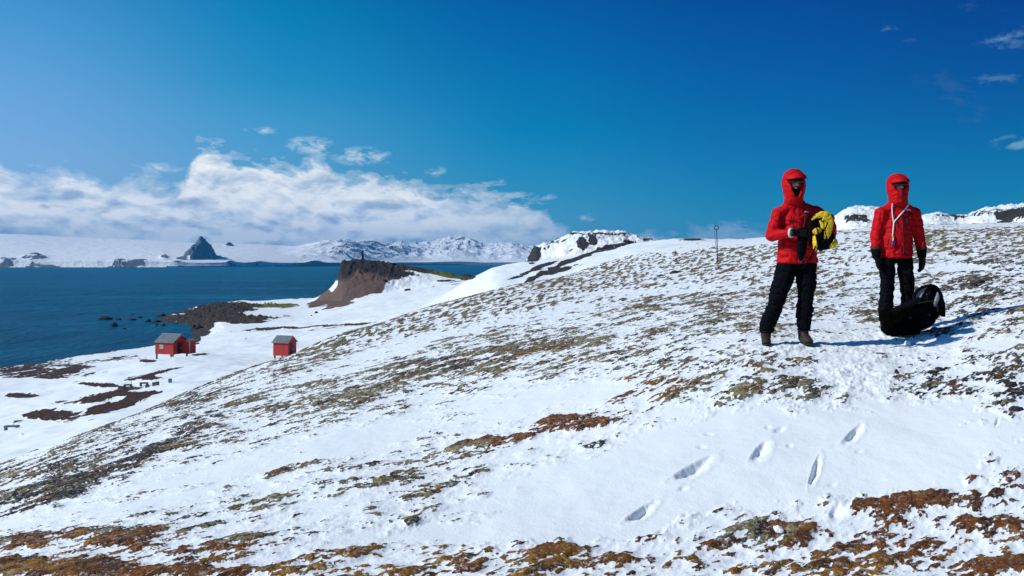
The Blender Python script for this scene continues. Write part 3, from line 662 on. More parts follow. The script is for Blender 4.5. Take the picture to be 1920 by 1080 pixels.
def folds(amp, sx, sz, seed=0, extra=0.3):
    def f(co):
        a = fbm(co[:, 0]/sx+co[:, 2]/sz*0.35, co[:, 2]/sz+co[:, 1]/sx, 3, 0.5, seed, True)-0.35
        b = fbm(co[:, 0]/0.03+co[:, 1]/0.03, co[:, 2]/0.03, 2, .5, seed+3)
        return amp*a+amp*extra*b
    return f
def blob(name, segs, mt, parent, voxel=0.012, smooth=4, f=None, cut=None):
    me = remesh(hull_blob(segs), voxel, smooth, name, cut)
    if f: wrinkle(me, f)
    return link_mesh(name, me, mt, parent)
def tube(name, pts, r, mt, parent=None, sides=8, closed=False, flat=None, bm=None, up0=None):
    own = bm is None
    bm = bm or bmesh.new()
    P_ = [Vector(p) for p in pts]; n = len(P_); rings = []
    rr = r if isinstance(r, (list, tuple)) else [r]*n
    up = Vector(up0) if up0 else None
    for i, p in enumerate(P_):
        a = P_[(i-1) % n] if (closed or i > 0) else p; b_ = P_[(i+1) % n] if (closed or i < n-1) else p
        t = (b_-a).normalized()
        if up is None: up = t.orthogonal().normalized()
        up = (up-t*up.dot(t)).normalized(); w_ = t.cross(up)
        ring = []
        for k in range(sides):
            th = 2*math.pi*k/sides
            fx, fy = (1, 1) if flat is None else flat
            ring.append(bm.verts.new(p+up*math.cos(th)*rr[i]*fx+w_*math.sin(th)*rr[i]*fy))
        rings.append(ring)
    for i in range(n if closed else n-1):
        a, b_ = rings[i], rings[(i+1) % n]
        for k in range(sides): bm.faces.new((a[k], a[(k+1) % sides], b_[(k+1) % sides], b_[k]))
    if not closed:
        bm.faces.new(rings[0][::-1]); bm.faces.new(rings[-1])
    if not own: return None
    me = bpy.data.meshes.new(name); bmesh.ops.recalc_face_normals(bm, faces=bm.faces); bm.to_mesh(me); bm.free()
    return link_mesh(name, me, mt, parent)
def curve_pts(pts, n=8):
    """Catmull-Rom through the points"""
    P_ = [Vector(p) for p in pts]; out = []
    for i in range(len(P_)-1):
        p0 = P_[max(i-1, 0)]; p1 = P_[i]; p2 = P_[i+1]; p3 = P_[min(i+2, len(P_)-1)]
        for k in range(n):
            t = k/n; out.append(0.5*((2*p1)+(p2-p0)*t+(2*p0-5*p1+4*p2-p3)*t*t+(3*p1-3*p2+p3-p0)*t**3))
    out.append(P_[-1]); return out
def bbox(bm, c, s, rot=None):
    m_ = Matrix.Translation(Vector(c))@(rot.to_4x4() if rot is not None else Matrix.Identity(4))@Matrix.Diagonal((s[0], s[1], s[2], 1))
    return bmesh.ops.create_cube(bm, size=1.0, matrix=m_)
def fin(name, bm, mt, parent=None, bevel=0.0, smooth=False):
    if bevel: bmesh.ops.bevel(bm, geom=bm.edges[:], offset=bevel, segments=2, affect='EDGES')
    me = bpy.data.meshes.new(name); bm.to_mesh(me); bm.free()
    return link_mesh(name, me, mt, parent, smooth)
def rock_mesh(name, size, seed, sub=3, flat=0.6):
    bm = ico(1.0, sub)
    R_ = random.Random(seed); off = Vector((R_.random()*50, R_.random()*50, R_.random()*50))
    for v in bm.verts:
        n_ = mnoise.noise(v.co*1.1+off)*0.45+mnoise.noise(v.co*2.6+off)*0.22+mnoise.noise(v.co*6+off)*0.10
        v.co *= 1+n_
        v.co = Vector((v.co.x*size[0], v.co.y*size[1], max(v.co.z, -0.45)*size[2]))
    me = bpy.data.meshes.new(name); bm.to_mesh(me); bm.free(); return me

# ------------------------------------------------------------------ materials
def cloth(name, col, var=0.12, rough=0.62, bump=0.5, bscale=30, bd=0.012, spec=0.3, crush=1.0):
    m, b, (node, link, M_, MX, RP, NZ) = mat(name)
    tc = node('ShaderNodeTexCoord'); O = tc.outputs['Object']
    link(RP(NZ(O, 9.0, 4, .6), [(.3, tuple(c*(1-var) for c in col)), (.7, tuple(c*(1+var) for c in col))]), b.inputs['Base Color'])
    b.inputs['Roughness'].default_value = rough; b.inputs['Specular IOR Level'].default_value = spec
    bp = node('ShaderNodeBump'); bp.inputs['Strength'].default_value = bump; bp.inputs['Distance'].default_value = bd
    mp = node('ShaderNodeMapping'); link(O, mp.inputs[0]); mp.inputs['Scale'].default_value = (1, 1, 1.6); mp.inputs['Rotation'].default_value = (0.3, 0.5, 0)
    n1_ = NZ(mp.outputs[0], bscale*0.4, 4, 0.5, 0.8); n2_ = NZ(O, 400.0, 2, .5)
    link(M_('ADD', n1_, M_('MULTIPLY', n2_, 0.03)), bp.inputs['Height']); link(bp.outputs[0], b.inputs['Normal'])
    return m
m_red = cloth('red_shell_fabric', (0.47, 0.002, 0.006), spec=.12, bump=.9, bscale=22, bd=.02)
m_black = cloth('black_shell_fabric', (0.0018, 0.0024, 0.0045), spec=0.06, rough=0.8)
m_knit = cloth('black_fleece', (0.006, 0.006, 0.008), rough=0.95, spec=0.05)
m_glove = cloth('black_glove_fabric', (0.0025, 0.0025, 0.003), rough=0.8, spec=0.08)
m_skin = simple('skin', (0.52, 0.30, 0.23), rough=0.55, var=0.06)
m_boot = simple('brown_boot_leather', (0.026, 0.013, 0.008), rough=0.7, var=0.5, scale=12, bump=0.4)
m_sole = simple('rubber_sole', (0.012, 0.011, 0.011), rough=0.8)
m_snowstuck = simple('stuck_snow', (0.82, 0.84, 0.87), rough=0.7, var=0.03, bump=0.5, bscale=120)
m_lens = simple('smoked_lens', (0.004, 0.004, 0.005), rough=0.12, var=0.0, spec=0.6)
m_white = simple('white_cord', (0.78, 0.76, 0.76), rough=0.6, var=0.05)
m_zip = simple('black_zip', (0.008, 0.006, 0.006), rough=0.5)
m_yellow = cloth('yellow_shell_fabric', (0.78, 0.50, 0.015), bump=0.8)
m_reddark = cloth('maroon_patch', (0.10, 0.004, 0.006))
m_grey = cloth('grey_cuff', (0.55, 0.56, 0.58))
m_blue = simple('blue_plastic', (0.02, 0.05, 0.32), rough=0.4)
m_orange = simple('orange_badge', (0.75, 0.20, 0.02), rough=0.6, var=0.1)
m_gold = simple('brass_clip', (0.45, 0.25, 0.05), rough=0.4)

def glove(parent, wrist, fdir, palm_n, thumb, curl=0.5, L=0.19, mt=None, name='glove'):
    """palm, four fingers of different length, bent at two knuckles, and a thumb; one continuous surface"""
    w0 = Vector(wrist); f = Vector(fdir).normalized(); n = Vector(palm_n); n = (n-f*n.dot(f)).normalized(); s = f.cross(n)*thumb
    pl = L*0.52; segs = []
    segs.append((w0-f*0.05, (0.036,)*3, w0+f*0.01, (0.036,)*3))
    for k in (-1, -.33, .33, 1):
        segs.append((w0+s*k*0.016, 0.022, w0+f*pl+s*k*0.032, 0.018))
    for k, ln in ((1.0, .80), (.33, .95), (-.33, .90), (-1.0, .70)):
        fl = L*0.46*ln; p = w0+f*pl+s*k*0.031; d = (f+n*curl*0.5).normalized(); q = p+d*fl*0.45
        d2 = (f*(1-curl*0.6)+n*curl*1.3).normalized(); q2 = q+d2*fl*0.32; d3 = (f*(1-curl*1.4)+n*curl*1.6).normalized(); q3 = q2+d3*fl*0.26
        segs += [(p, 0.0145, q, 0.0135), (q, 0.0135, q2, 0.0125), (q2, 0.0125, q3, 0.011)]
    tb = w0+f*pl*0.30+s*0.034; t1 = tb+(s*0.75+f*0.7+n*0.35).normalized()*L*0.20; t2 = t1+(s*0.1+f*0.9+n*0.5).normalized()*L*0.17
    segs += [(tb, 0.019, t1, 0.016), (t1, 0.016, t2, 0.013)]
    return blob(name, segs, mt or m_glove, parent, 0.0055, 3)
def body_mesh(parent, J, mt):
    """the person under the clothes: one continuous surface from head to feet, with a face"""
    segs = []
    h = J['head']
    segs += [(h+Vector((0, .01, .035)), (.076, .094, .085), h+Vector((0, -.005, -.045)), (.058, .072, .062)),
             (h+Vector((0, -.045, -.075)), (.036, .032, .024), h+Vector((0, -.03, -.02)), (.05, .05, .04)),
             (h+Vector((0, -.092, .012)), (.010, .012, .012), h+Vector((0, -.112, -.018)), (.015, .016, .012)),
             (h+Vector((-.02, -.088, -.052)), (.012, .010, .007), h+Vector((.02, -.088, -.052)), (.012, .010, .007)),
             (h+Vector((-.08, .01, -.01)), (.008, .016, .028), h+Vector((-.076, .01, .01)), (.008, .018, .022)),
             (h+Vector((.08, .01, -.01)), (.008, .016, .028), h+Vector((.076, .01, .01)), (.008, .018, .022)),
             (h+Vector((-.04, -.075, .032)), (.028, .018, .010), h+Vector((.04, -.075, .032)), (.028, .018, .010)),
             (h+Vector((0, .01, -.08)), .052, J['neck'], .058)]
    segs += [(J['neck'], .055, J['chest'], (.13, .085, .12)), (J['chest'], (.135, .09, .12), J['pelvis'], (.125, .09, .10))]
    for sd in 'LR':
        segs += [(J['sh'+sd], .046, J['el'+sd], .038), (J['el'+sd], .038, J['wr'+sd], .026), (J['chest']+Vector((0, 0, .05)), .055, J['sh'+sd], .046)]
        segs += [(J['hip'+sd], .068, J['kn'+sd], .046), (J['kn'+sd], .046, J['an'+sd], .034), (J['an'+sd]+Vector((0, 0, -.03)), .036, J['an'+sd]+Vector((0, -.07, -.045)), (.028, .03, .016)), (J['pelvis'], .09, J['hip'+sd], .07)]
        segs += [(J['wr'+sd], (.026, .026, .026), J['wr'+sd]+(J['wr'+sd]-J['el'+sd]).normalized()*0.012, (.02, .014, .02))]
    return remesh(hull_blob(segs), 0.009, 2, 'person')
def boot(parent, an, yaw=0.0, snow=True):
    r = Matrix.Rotation(yaw, 3, 'Z'); A = lambda x, y, z: Vector(an)+r@Vector((x, y, z))
    segs = [(A(0, .01, .07), (.056, .062, .03), A(0, .015, -.03), (.05, .06, .03)), (A(0, .02, -.045), (.046, .055, .035), A(0, -.13, -.058), (.05, .05, .03)), (A(0, -.02, 0), (.042, .05, .03), A(0, -.14, -.05), (.044, .045, .028))]
    b_ = blob('boot', segs, m_boot, parent, 0.008, 2, folds(.003, .05, .03, 4))
    s1 = hull_blob([(A(0, .03, -.085), (.047, .05, .012), A(0, -.14, -.085), (.052, .055, .012))])
    link_mesh('sole', remesh(s1, .007, 1, 'sole'), m_sole, b_)
    bm = bmesh.new()
    for i in range(5):
        y = -.03-.022*i; z = 0.035-.018*i
        tube('', [A(-.03, y-.028, z), A(0, y-.042, z+.004), A(.03, y-.03, z-.004)], .0035, None, sides=5, bm=bm)
    fin('laces', bm, m_sole, b_, smooth=True)
    if False:
        R_ = random.Random(int(an[0]*1000)); sg = []
        for i in range(7):
            p = A(R_.uniform(-.05, .05), R_.uniform(-.19, -.10), R_.uniform(-.09, -.055)); sg.append((p, R_.uniform(.008, .014), p+Vector((R_.uniform(-.02, .02), 0, .004)), .008))
        blob('stuck_snow', sg, m_snowstuck, b_, .006, 1)
    return b_
def hood(parent, h, turn=0.0, open_low=-.13, w=.118, ow=.035):
    R = Matrix.Rotation(turn, 3, 'Z'); A = lambda x, y, z: h+R@Vector((x, y, z))
    segs = [(A(0, .015, .055), (w*.97, .135, .105), A(0, .0, -.02), (w*1.02, .135, .10)), (A(0, 0, -.03), (w*1.0, .135, .09), A(0, .0, -.13), (w*.82, .122, .05)),
            (A(0, -.01, -.12), (w*.80, .12, .05), A(0, .02, -.20), (w*.82, .112, .04))]
    cm_ = remesh(hull_blob([(A(0, -.17, .038), (.135, .135, .036), A(0, -.17, .012), (.132, .132, .03)), (A(0, -.19, .01), (.108, .140, .03), A(0, -.20, open_low), (ow, .145, .028))]), .01, 1, 'cut_'); cut = bmesh.new(); cut.from_mesh(cm_); bpy.data.meshes.remove(cm_)
    hd = blob('hood', segs, m_red, parent, .008, 3, folds(.006, .08, .06, 9), cut)
    # stiff brim, curved down at the sides
    bm = bmesh.new(); ring = []
    n = 22
    for i in range(n+1):
        t = -1+2*i/n; a = t*1.25; tp = max(.06, 1-abs(t)**4)
        x = math.sin(a)*(w*1.06); y0_ = -math.cos(a)*.128; drop = .072*(1-math.cos(a))*1.0
        inn = A(x*.93, y0_+.012, .088-drop+.028); out = A(x*(.95+.10*tp), y0_-.075*math.cos(a*.9)*tp, .088-drop+.028*(1-tp)-.040*tp)
        mid = (inn+out)/2+Vector((0, 0, .010))
        ring.append([bm.verts.new(q) for q in (inn, mid, out, out-Vector((0, 0, .007)), mid-Vector((0, 0, .010)), inn-Vector((0, 0, .010)))])
    for a, b_ in zip(ring, ring[1:]):
        for k in range(6): bm.faces.new((a[k], a[(k+1) % 6], b_[(k+1) % 6], b_[k]))
    bm.faces.new(ring[0]); bm.faces.new(ring[-1][::-1])
    bmesh.ops.recalc_face_normals(bm, faces=bm.faces)
    fin('brim', bm, m_red, hd, smooth=True)
    return hd
def glasses(parent, h, turn=0.0):
    R = Matrix.Rotation(turn, 3, 'Z'); A = lambda x, y, z: h+R@Vector((x, y, z))
    bm = hull_blob([(A(-.045, -.088, .018), (.036, .018, .026), A(-.02, -.098, .018), (.028, .016, .024)), (A(.045, -.088, .018), (.036, .018, .026), A(.02, -.098, .018), (.028, .016, .024))])
    g = link_mesh('sunglasses', remesh(bm, .005, 2, 'sunglasses'), m_lens, parent)
    for s in (-1, 1): tube('temple', [A(s*.074, -.075, .022), A(s*.086, -.02, .02), A(s*.086, .03, .01)], .005, m_zip, g, 6)
    return g
def strip(name, pts, wd, mt, parent, th=0.004):
    return tube(name, curve_pts(pts, 6), wd, mt, parent, 6, flat=(1, th/wd))
def surf_y(me, x, z):
    """front (-y) surface of a mesh at x, z, found by casting a ray"""
    from mathutils.bvhtree import BVHTree
    key = me.name
    if key not in _bvh:
        bm = bmesh.new(); bm.from_mesh(me); _bvh[key] = BVHTree.FromBMesh(bm); bm.free()
    hit = _bvh[key].ray_cast(Vector((x, -3, z)), Vector((0, 1, 0)))
    return hit[0].y if hit[0] is not None else 0.0
_bvh = {}
def on_front(me, pts, lift=0.003):
    return [Vector((x, surf_y(me, x, z)-lift, z)) for x, z in pts]

V3 = lambda *a: Vector(a)
# ================================================================== person holding the bag
def brim_shade_fill(parent, h, turn=0.0):  # black filler added in the hood opening, stands in for the brim's shadow
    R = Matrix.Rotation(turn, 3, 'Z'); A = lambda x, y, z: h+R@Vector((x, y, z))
    return blob('brim_shade_fill', [(A(0, .012, .055), (.088, .104, .080), A(0, .015, .045), (.090, .104, .03)), (A(-.07, .015, .03), (.026, .075, .04), A(-.062, .015, -.06), (.026, .06, .03)), (A(.07, .015, .03), (.026, .075, .04), A(.062, .015, -.06), (.026, .06, .03))], m_knit, parent, .007, 2)
b1 = on_ground(1478, 9.0)
zl = lambda px, Y, base: (px-HX)/F*Y-base.x
J = dict(head=V3(.052, -.02, 1.655), neck=V3(.06, .01, 1.46), chest=V3(.085, .01, 1.25), pelvis=V3(.095, .02, .92),
         shL=V3(-.105, 0, 1.350), elL=V3(-.178, -.03, 1.12), wrL=V3(-.02, -.235, 1.14),
         shR=V3(.285, .01, 1.355), elR=V3(.432, -.01, 1.17), wrR=V3(.335, -.24, 1.05),
         hipL=V3(.00, .02, .88), knL=V3(-.115, -.02, .47), anL=V3(-.225, .02, .115), hipR=V3(.195, .02, .88), knR=V3(.175, -.02, .46), anR=V3(.160, .0, .095))
gl = float(gz(b1.x+J['anL'].x, b1.y+.02))-b1.z; gr = float(gz(b1.x+J['anR'].x, b1.y))-b1.z
J['anL'].z = gl+.10; J['anR'].z = gr+.085
me = body_mesh(None, J, m_skin)
p1 = link_mesh('person', me, m_skin); p1.location = b1; p1.scale = (.98,)*3
tag(p1, 'person in red hooded jacket and black trousers holding a yellow and black bag', 'person', 'people in red jackets')
jk = [(V3(.068, .01, 1.445), (.125, .09, .055), V3(.085, .01, 1.27), (.165, .12, .09)), (V3(.085, .01, 1.29), (.186, .125, .10), V3(.095, .01, 1.10), (.195, .135, .10)),
      (V3(.095, .01, 1.12), (.19, .135, .10), V3(.098, .015, .87), (.212, .150, .05)), (V3(.098, .015, .90), (.208, .148, .05), V3(.10, .015, .838), (.222, .155, .022)),
      (V3(.07, .01, 1.44), (.10, .09, .05), J['shL']+V3(0, 0, .0), (.066, .075, .058)), (V3(.07, .01, 1.44), (.10, .09, .05), J['shR']+V3(0, 0, -.005), (.072, .075, .062)),
      (J['shL'], (.080, .086, .074), J['elL'], (.070, .078, .066)), (J['elL'], (.070, .078, .064), J['wrL']+V3(-.045, .045, -.003), (.052, .05, .050)),
      (J['shR'], (.080, .086, .074), J['elR']+V3(-.03, .01, .12), (.080, .085, .07)), (J['elR']+V3(-.03, .01, .12), (.080, .085, .07), J['elR'], (.075, .080, .07)), (J['elR'], (.074, .078, .068), J['wrR']+V3(.04, .07, .03), (.055, .055, .052))]
fj = lambda co: creases(.011, .16, .14, 17)(co)+(-.002*np.abs(np.sin(co[:, 2]*38+co[:, 0]*14))*((co[:, 0] < -.10)+(co[:, 0] > .30)))
jacket = blob('jacket', jk, m_red, p1, .010, 3, fj)
jm = jacket.data
def jacket_trim(jm, jacket, cx, zt, zb, side=1):
    strip('front_zip', on_front(jm, [(cx, zt), (cx+.004, (zt+zb)/2), (cx+.006, zb)]), .007, m_reddark, jacket, .006)
    for s in (-1, 1): strip('pocket_zip', on_front(jm, [(cx+s*.075, zt-.06), (cx+s*.060, zt-.13), (cx+s*.045, zt-.21)]), .008, m_zip, jacket, .006)
    for s in (-1, 1): strip('hand_pocket', on_front(jm, [(cx+s*.14, zb+.20), (cx+s*.150, zb+.13)]), .006, m_reddark, jacket, .005)
    strip('hem_cord', on_front(jm, [(cx-.16, zb+.03), (cx, zb+.022), (cx+.16, zb+.03)]), .0045, m_reddark, jacket, .004)
jacket_trim(jm, jacket, .075, 1.38, .86)
def badge(jm, jacket, x, z):
    q = on_front(jm, [(x-.022, z), (x+.022, z-.003)], .004); tube('name_patch', q, .014, m_white, jacket, 6, flat=(.8, .25))
    q = on_front(jm, [(x-.035, z-.045), (x+.05, z-.047)], .004); tube('shoulder_patch', q, .022, m_reddark, jacket, 6, flat=(1, .2))
    q = on_front(jm, [(x+.012, z-.088), (x+.030, z-.092)], .004); tube('round_badge', q, .014, m_red if jacket is jacket1 else m_orange, jacket, 8, flat=(1, .3))
jacket1 = jacket
badge(jm, jacket, .165, 1.365)
hood(p1, J['head'], 0.0)
glasses(p1, J['head']); brim_shade_fill(p1, J['head'])
blob('neck_gaiter', [(J['head']+V3(0, -.048, -.062), (.062, .052, .034), J['head']+V3(0, -.02, -.16), (.056, .06, .03))], m_knit, p1, .008, 2, folds(.006, .03, .02, 3))
tr_ = [(V3(.097, .02, .93), (.17, .125, .05), V3(.097, .02, .83), (.185, .13, .06)),
       (J['hipL']+V3(0, 0, -.06), (.114, .118, .08), J['knL'], (.100, .10, .07)), (J['knL'], (.100, .098, .07), J['anL']+V3(.012, .0, .10), (.082, .085, .05)), (J['anL']+V3(.012, .0, .12), (.082, .085, .05), J['anL']+V3(.006, .0, .035), (.074, .082, .018)),
       (J['hipR']+V3(0, 0, -.06), (.114, .118, .08), J['knR'], (.090, .096, .07)), (J['knR'], (.090, .096, .07), J['anR']+V3(0, .0, .18), (.088, .092, .05)), (J['anR']+V3(0, 0, .2), (.088, .092, .05), J['anR']+V3(0, 0, .045), (.075, .085, .018))]
ft = lambda co: creases(.014, .13, .09, 23)(co)+(-.010*np.abs(np.sin(co[:, 2]*30+co[:, 0]*8))*np.exp(-((co[:, 2]-.42)/.10)**2))
blob('trousers', tr_, m_black, p1, .010, 3, ft)
boot(p1, J['anL'], -.25); boot(p1, J['anR'], .05)
glove(p1, J['wrL']+V3(.02, -.01, 0), (.85, -.35, -.05), (0.2, 1.0, -.5), 1, .55)
tube('wrist_strap', [J['wrL']+V3(-.028, .028, .0), J['wrL']+V3(-.010, .012, .0)], .050, m_grey, p1, 14)
tube('wrist_watch', [J['wrL']+V3(-.03, -.03, .005), J['wrL']+V3(-.012, -.042, .0)], .022, m_lens, p1, 8)
glove(p1, J['wrR']+V3(.0, -.02, 0), (-.62, -.40, -.30), (-.2, 1.0, 0), -1, .75)

# the bag under the arm: yellow and black shell with straps
bag = empty('bag', b1+V3(.272, -.235, .955), label='yellow and black bag with straps held under the arm of the person in front', cat='bag')
Bg = lambda x, y, z: V3(x, y, z)
fb = lambda co: creases(.007, .07, .07, 33)(co)
blob('black_panel', [(Bg(-.09, .0, .30), (.045, .05, .04), Bg(.0, .01, .33), (.06, .05, .05)), (Bg(-.02, .01, .29), (.07, .06, .06), Bg(.02, .01, .12), (.10, .065, .09)), (Bg(.02, .01, .12), (.085, .065, .09), Bg(.02, .01, .04), (.09, .06, .05)), (Bg(-.10, .0, .27), (.045, .045, .05), Bg(-.09, .0, .06), (.05, .045, .06))], m_black, bag, .009, 3, fb)
def band(name, pts, rs, th, seed):
    c_ = curve_pts([Bg(*p) for p in pts], 9); rr = list(np.interp(np.linspace(0, 1, len(c_)), np.linspace(0, 1, len(rs)), rs))
    o = tube(name, c_, rr, m_yellow, bag, 20, flat=(1, th), up0=(0, 0, 1)); me = o.data
    wrinkle(me, lambda co: creases(.006, .06, .05, seed, .14)(co)); return o
band('yellow_hood', [(-.135, -.055, .285), (-.10, -.062, .315), (-.05, -.068, .335), (.0, -.072, .325), (.026, -.074, .28), (.030, -.076, .22), (.015, -.078, .15), (-.005, -.078, .10)], [.008, .018, .034, .052, .048, .042, .034, .016], .32, 3)
band('yellow_pocket', [(-.112, -.062, .13), (-.112, -.072, .10), (-.108, -.078, .05), (-.106, -.074, .01), (-.104, -.066, -.008)], [.026, .044, .044, .040, .028], .42, 5)
band('yellow_flap', [(-.125, -.058, .165), (-.10, -.064, .17), (-.07, -.066, .185), (-.045, -.066, .17)], [.018, .032, .032, .016], .4, 7)
band('yellow_strip', [(-.055, -.06, .28), (-.035, -.066, .24), (-.022, -.066, .20)], [.010, .020, .010], .5, 9)
band('yellow_corner', [(.045, -.045, .015), (.075, -.05, .03), (.10, -.045, .06), (.115, -.03, .10)], [.012, .034, .032, .014], .5, 11)
tube('strap', curve_pts([Bg(-.10, -.09, .22), Bg(-.08, -.11, .12), Bg(-.12, -.10, .0), Bg(-.17, -.06, -.12), Bg(-.22, -.02, -.20)], 6), .014, m_black, bag, 6, flat=(1, .3))
tube('strap', curve_pts([Bg(.01, -.10, .26), Bg(-.02, -.11, .18), Bg(.0, -.11, .08), Bg(-.03, -.10, .0)], 6), .013, m_black, bag, 6, flat=(1, .3))
blob('hanging_sleeve', [(Bg(-.20, -.0, .12), (.055, .035, .07), Bg(-.22, -.01, -.02), (.05, .035, .05)), (Bg(-.22, -.01, -.02), (.05, .035, .05), Bg(-.225, -.005, -.10), (.02, .02, .04))], m_black, bag, .009, 2, fb)
tube('buckle', [Bg(-.235, -.03, -.125), Bg(-.20, -.035, -.13)], .013, m_zip, bag, 6)

# ================================================================== person behind the pack
b2 = on_ground(1684, 10.0)
J = dict(head=V3(-.012, -.02, 1.672), neck=V3(-.005, .01, 1.47), chest=V3(-.01, .01, 1.25), pelvis=V3(-.015, .02, .92),
         shL=V3(-.188, .01, 1.365), elL=V3(-.240, .02, 1.11), wrL=V3(-.258, -.02, .885), shR=V3(.183, .01, 1.365), elR=V3(.240, .02, 1.11), wrR=V3(.254, -.02, .885),
         hipL=V3(-.115, .02, .88), knL=V3(-.128, -.01, .47), anL=V3(-.135, .02, .10), hipR=V3(.085, .02, .88), knR=V3(.10, -.01, .47), anR=V3(.11, .02, .10))
for k in 'LR': J['an'+k].z = float(gz(b2.x+J['an'+k].x, b2.y))-b2.z+.085
me = body_mesh(None, J, m_skin)
p2 = link_mesh('person', me, m_skin); p2.location = b2-V3(0, 0, .012); p2.scale = (1.0, 1.0, .962)
tag(p2, 'person in red hooded jacket standing behind the dark pack with gloved arms hanging down', 'person', 'people in red jackets')
jk = [(V3(-.005, .01, 1.47), (.12, .09, .055), V3(-.008, .01, 1.29), (.155, .115, .09)), (V3(-.008, .01, 1.27), (.176, .12, .10), V3(-.012, .01, 1.10), (.182, .13, .10)),
      (V3(-.012, .01, 1.12), (.18, .13, .10), V3(-.018, .015, .88), (.185, .14, .05)), (V3(-.018, .015, .90), (.183, .14, .05), V3(-.018, .015, .845), (.186, .145, .022)),
      (V3(-.02, .01, 1.465), (.10, .09, .05), J['shL']+V3(0, 0, -.01), (.068, .072, .058)), (V3(.01, .01, 1.465), (.10, .09, .05), J['shR']+V3(0, 0, -.01), (.068, .072, .058)),
      (J['shL'], (.076, .084, .074), J['elL'], (.070, .078, .066)), (J['elL'], (.068, .076, .064), J['wrL']+V3(0, .0, .065), (.058, .06, .035)),
      (J['shR'], (.076, .084, .074), J['elR'], (.070, .078, .066)), (J['elR'], (.068, .076, .064), J['wrR']+V3(0, .0, .065), (.058, .06, .035))]
fj2 = lambda co: creases(.009, .16, .15, 47)(co)+(-.0015*np.abs(np.sin(co[:, 2]*26+co[:, 0]*9))*(np.abs(co[:, 0]) > .205))
jacket = blob('jacket', jk, m_red, p2, .010, 3, fj2)
jacket_trim(jacket.data, jacket, .0, 1.40, .86); badge(jacket.data, jacket, .085, 1.40)
hood(p2, J['head'], -.12, open_low=-.035, w=.118, ow=.075)
glasses(p2, J['head'], -.12); brim_shade_fill(p2, J['head'], -.12)
blob('collar', [(J['head']+V3(-.005, -.050, -.075), (.088, .080, .036), J['head']+V3(0, -.02, -.19), (.10, .10, .05))], m_red, p2, .008, 2, folds(.006, .05, .03, 3))
strip('collar_zip', [J['head']+V3(-.012, -.133, -.05), J['head']+V3(-.010, -.138, -.10), J['head']+V3(-.004, -.128, -.17)], .008, m_zip, p2, .006)
tr_ = [(V3(-.015, .02, .93), (.155, .12, .05), V3(-.015, .02, .83), (.168, .125, .06)),
       (J['hipL']+V3(0, 0, -.06), (.086, .11, .08), J['knL'], (.082, .09, .07)), (J['knL'], (.082, .09, .07), J['anL']+V3(0, 0, .12), (.082, .088, .05)), (J['anL']+V3(0, 0, .14), (.082, .088, .05), J['anL']+V3(0, 0, .03), (.074, .085, .018)),
       (J['hipR']+V3(0, 0, -.06), (.086, .11, .08), J['knR'], (.084, .09, .07)), (J['knR'], (.084, .09, .07), J['anR']+V3(0, 0, .12), (.082, .088, .05)), (J['anR']+V3(0, 0, .14), (.082, .088, .05), J['anR']+V3(0, 0, .03), (.074, .085, .018))]
ft2 = lambda co: creases(.014, .13, .09, 53)(co)+(-.012*np.abs(np.sin(co[:, 2]*34+co[:, 0]*8))*np.exp(-((co[:, 2]-.40)/.14)**2))
blob('trousers', tr_, m_black, p2, .010, 3, ft2)
boot(p2, J['anL'], -.1, False); boot(p2, J['anR'], .1, False)
for k, s in (('L', 1), ('R', -1)):
    g = glove(p2, J['wr'+k]+V3(0, -.01, -.035), (0.10*s, -.22, -1), (s*.9, -.2, 0), (-1 if k == 'L' else 1)*-1, .35, L=.20)
    blob('gauntlet', [(J['wr'+k]+V3(0, 0, .05), (.058, .060, .02), J['wr'+k]+V3(0, -.01, -.04), (.044, .048, .03))], m_glove, g, .008, 2, folds(.004, .04, .02, 5))
jm = jacket.data
for k in 'LR': blob('cuff', [(J['wr'+k]+V3(0, 0, .085), (.061, .063, .012), J['wr'+k]+V3(0, 0, .055), (.060, .062, .012))], m_reddark, jacket, .007, 1)
lan = empty('lanyard', b2+V3(0, 0, 1.2*.962-.012), label='white cord lanyard with small blue whistle hanging on the chest of the rear person', cat='lanyard')
def L_(pts, lift=.007): return [p-V3(0, 0, 1.2) for p in on_front(jm, pts, lift)]
lan.scale = (1, 1, .962)
c_ = curve_pts([V3(-.100, -.085, .27)]+L_([(-.100, 1.42), (-.098, 1.33), (-.09, 1.24), (-.095, 1.20)]), 5)
cd_ = tube('cord', c_, .0062, m_white, lan, 6)
tube('cord', curve_pts([V3(.085, -.08, .26)]+L_([(.055, 1.42), (.0, 1.36), (-.05, 1.30), (-.085, 1.25), (-.098, 1.17), (-.105, 1.10)]), 5), .0068, m_white, lan, 6)
q = L_([(-.105, 1.10), (-.104, 1.065)], .012); tube('clip', q, .011, m_gold, lan, 8)
q = L_([(-.106, 1.07), (-.110, 1.02)], .020); tube('shackle', q, .008, m_grey, lan, 8)
q = L_([(-.108, 1.035), (-.112, .975)], .020); tube('whistle', q, .013, m_blue, lan, 8)

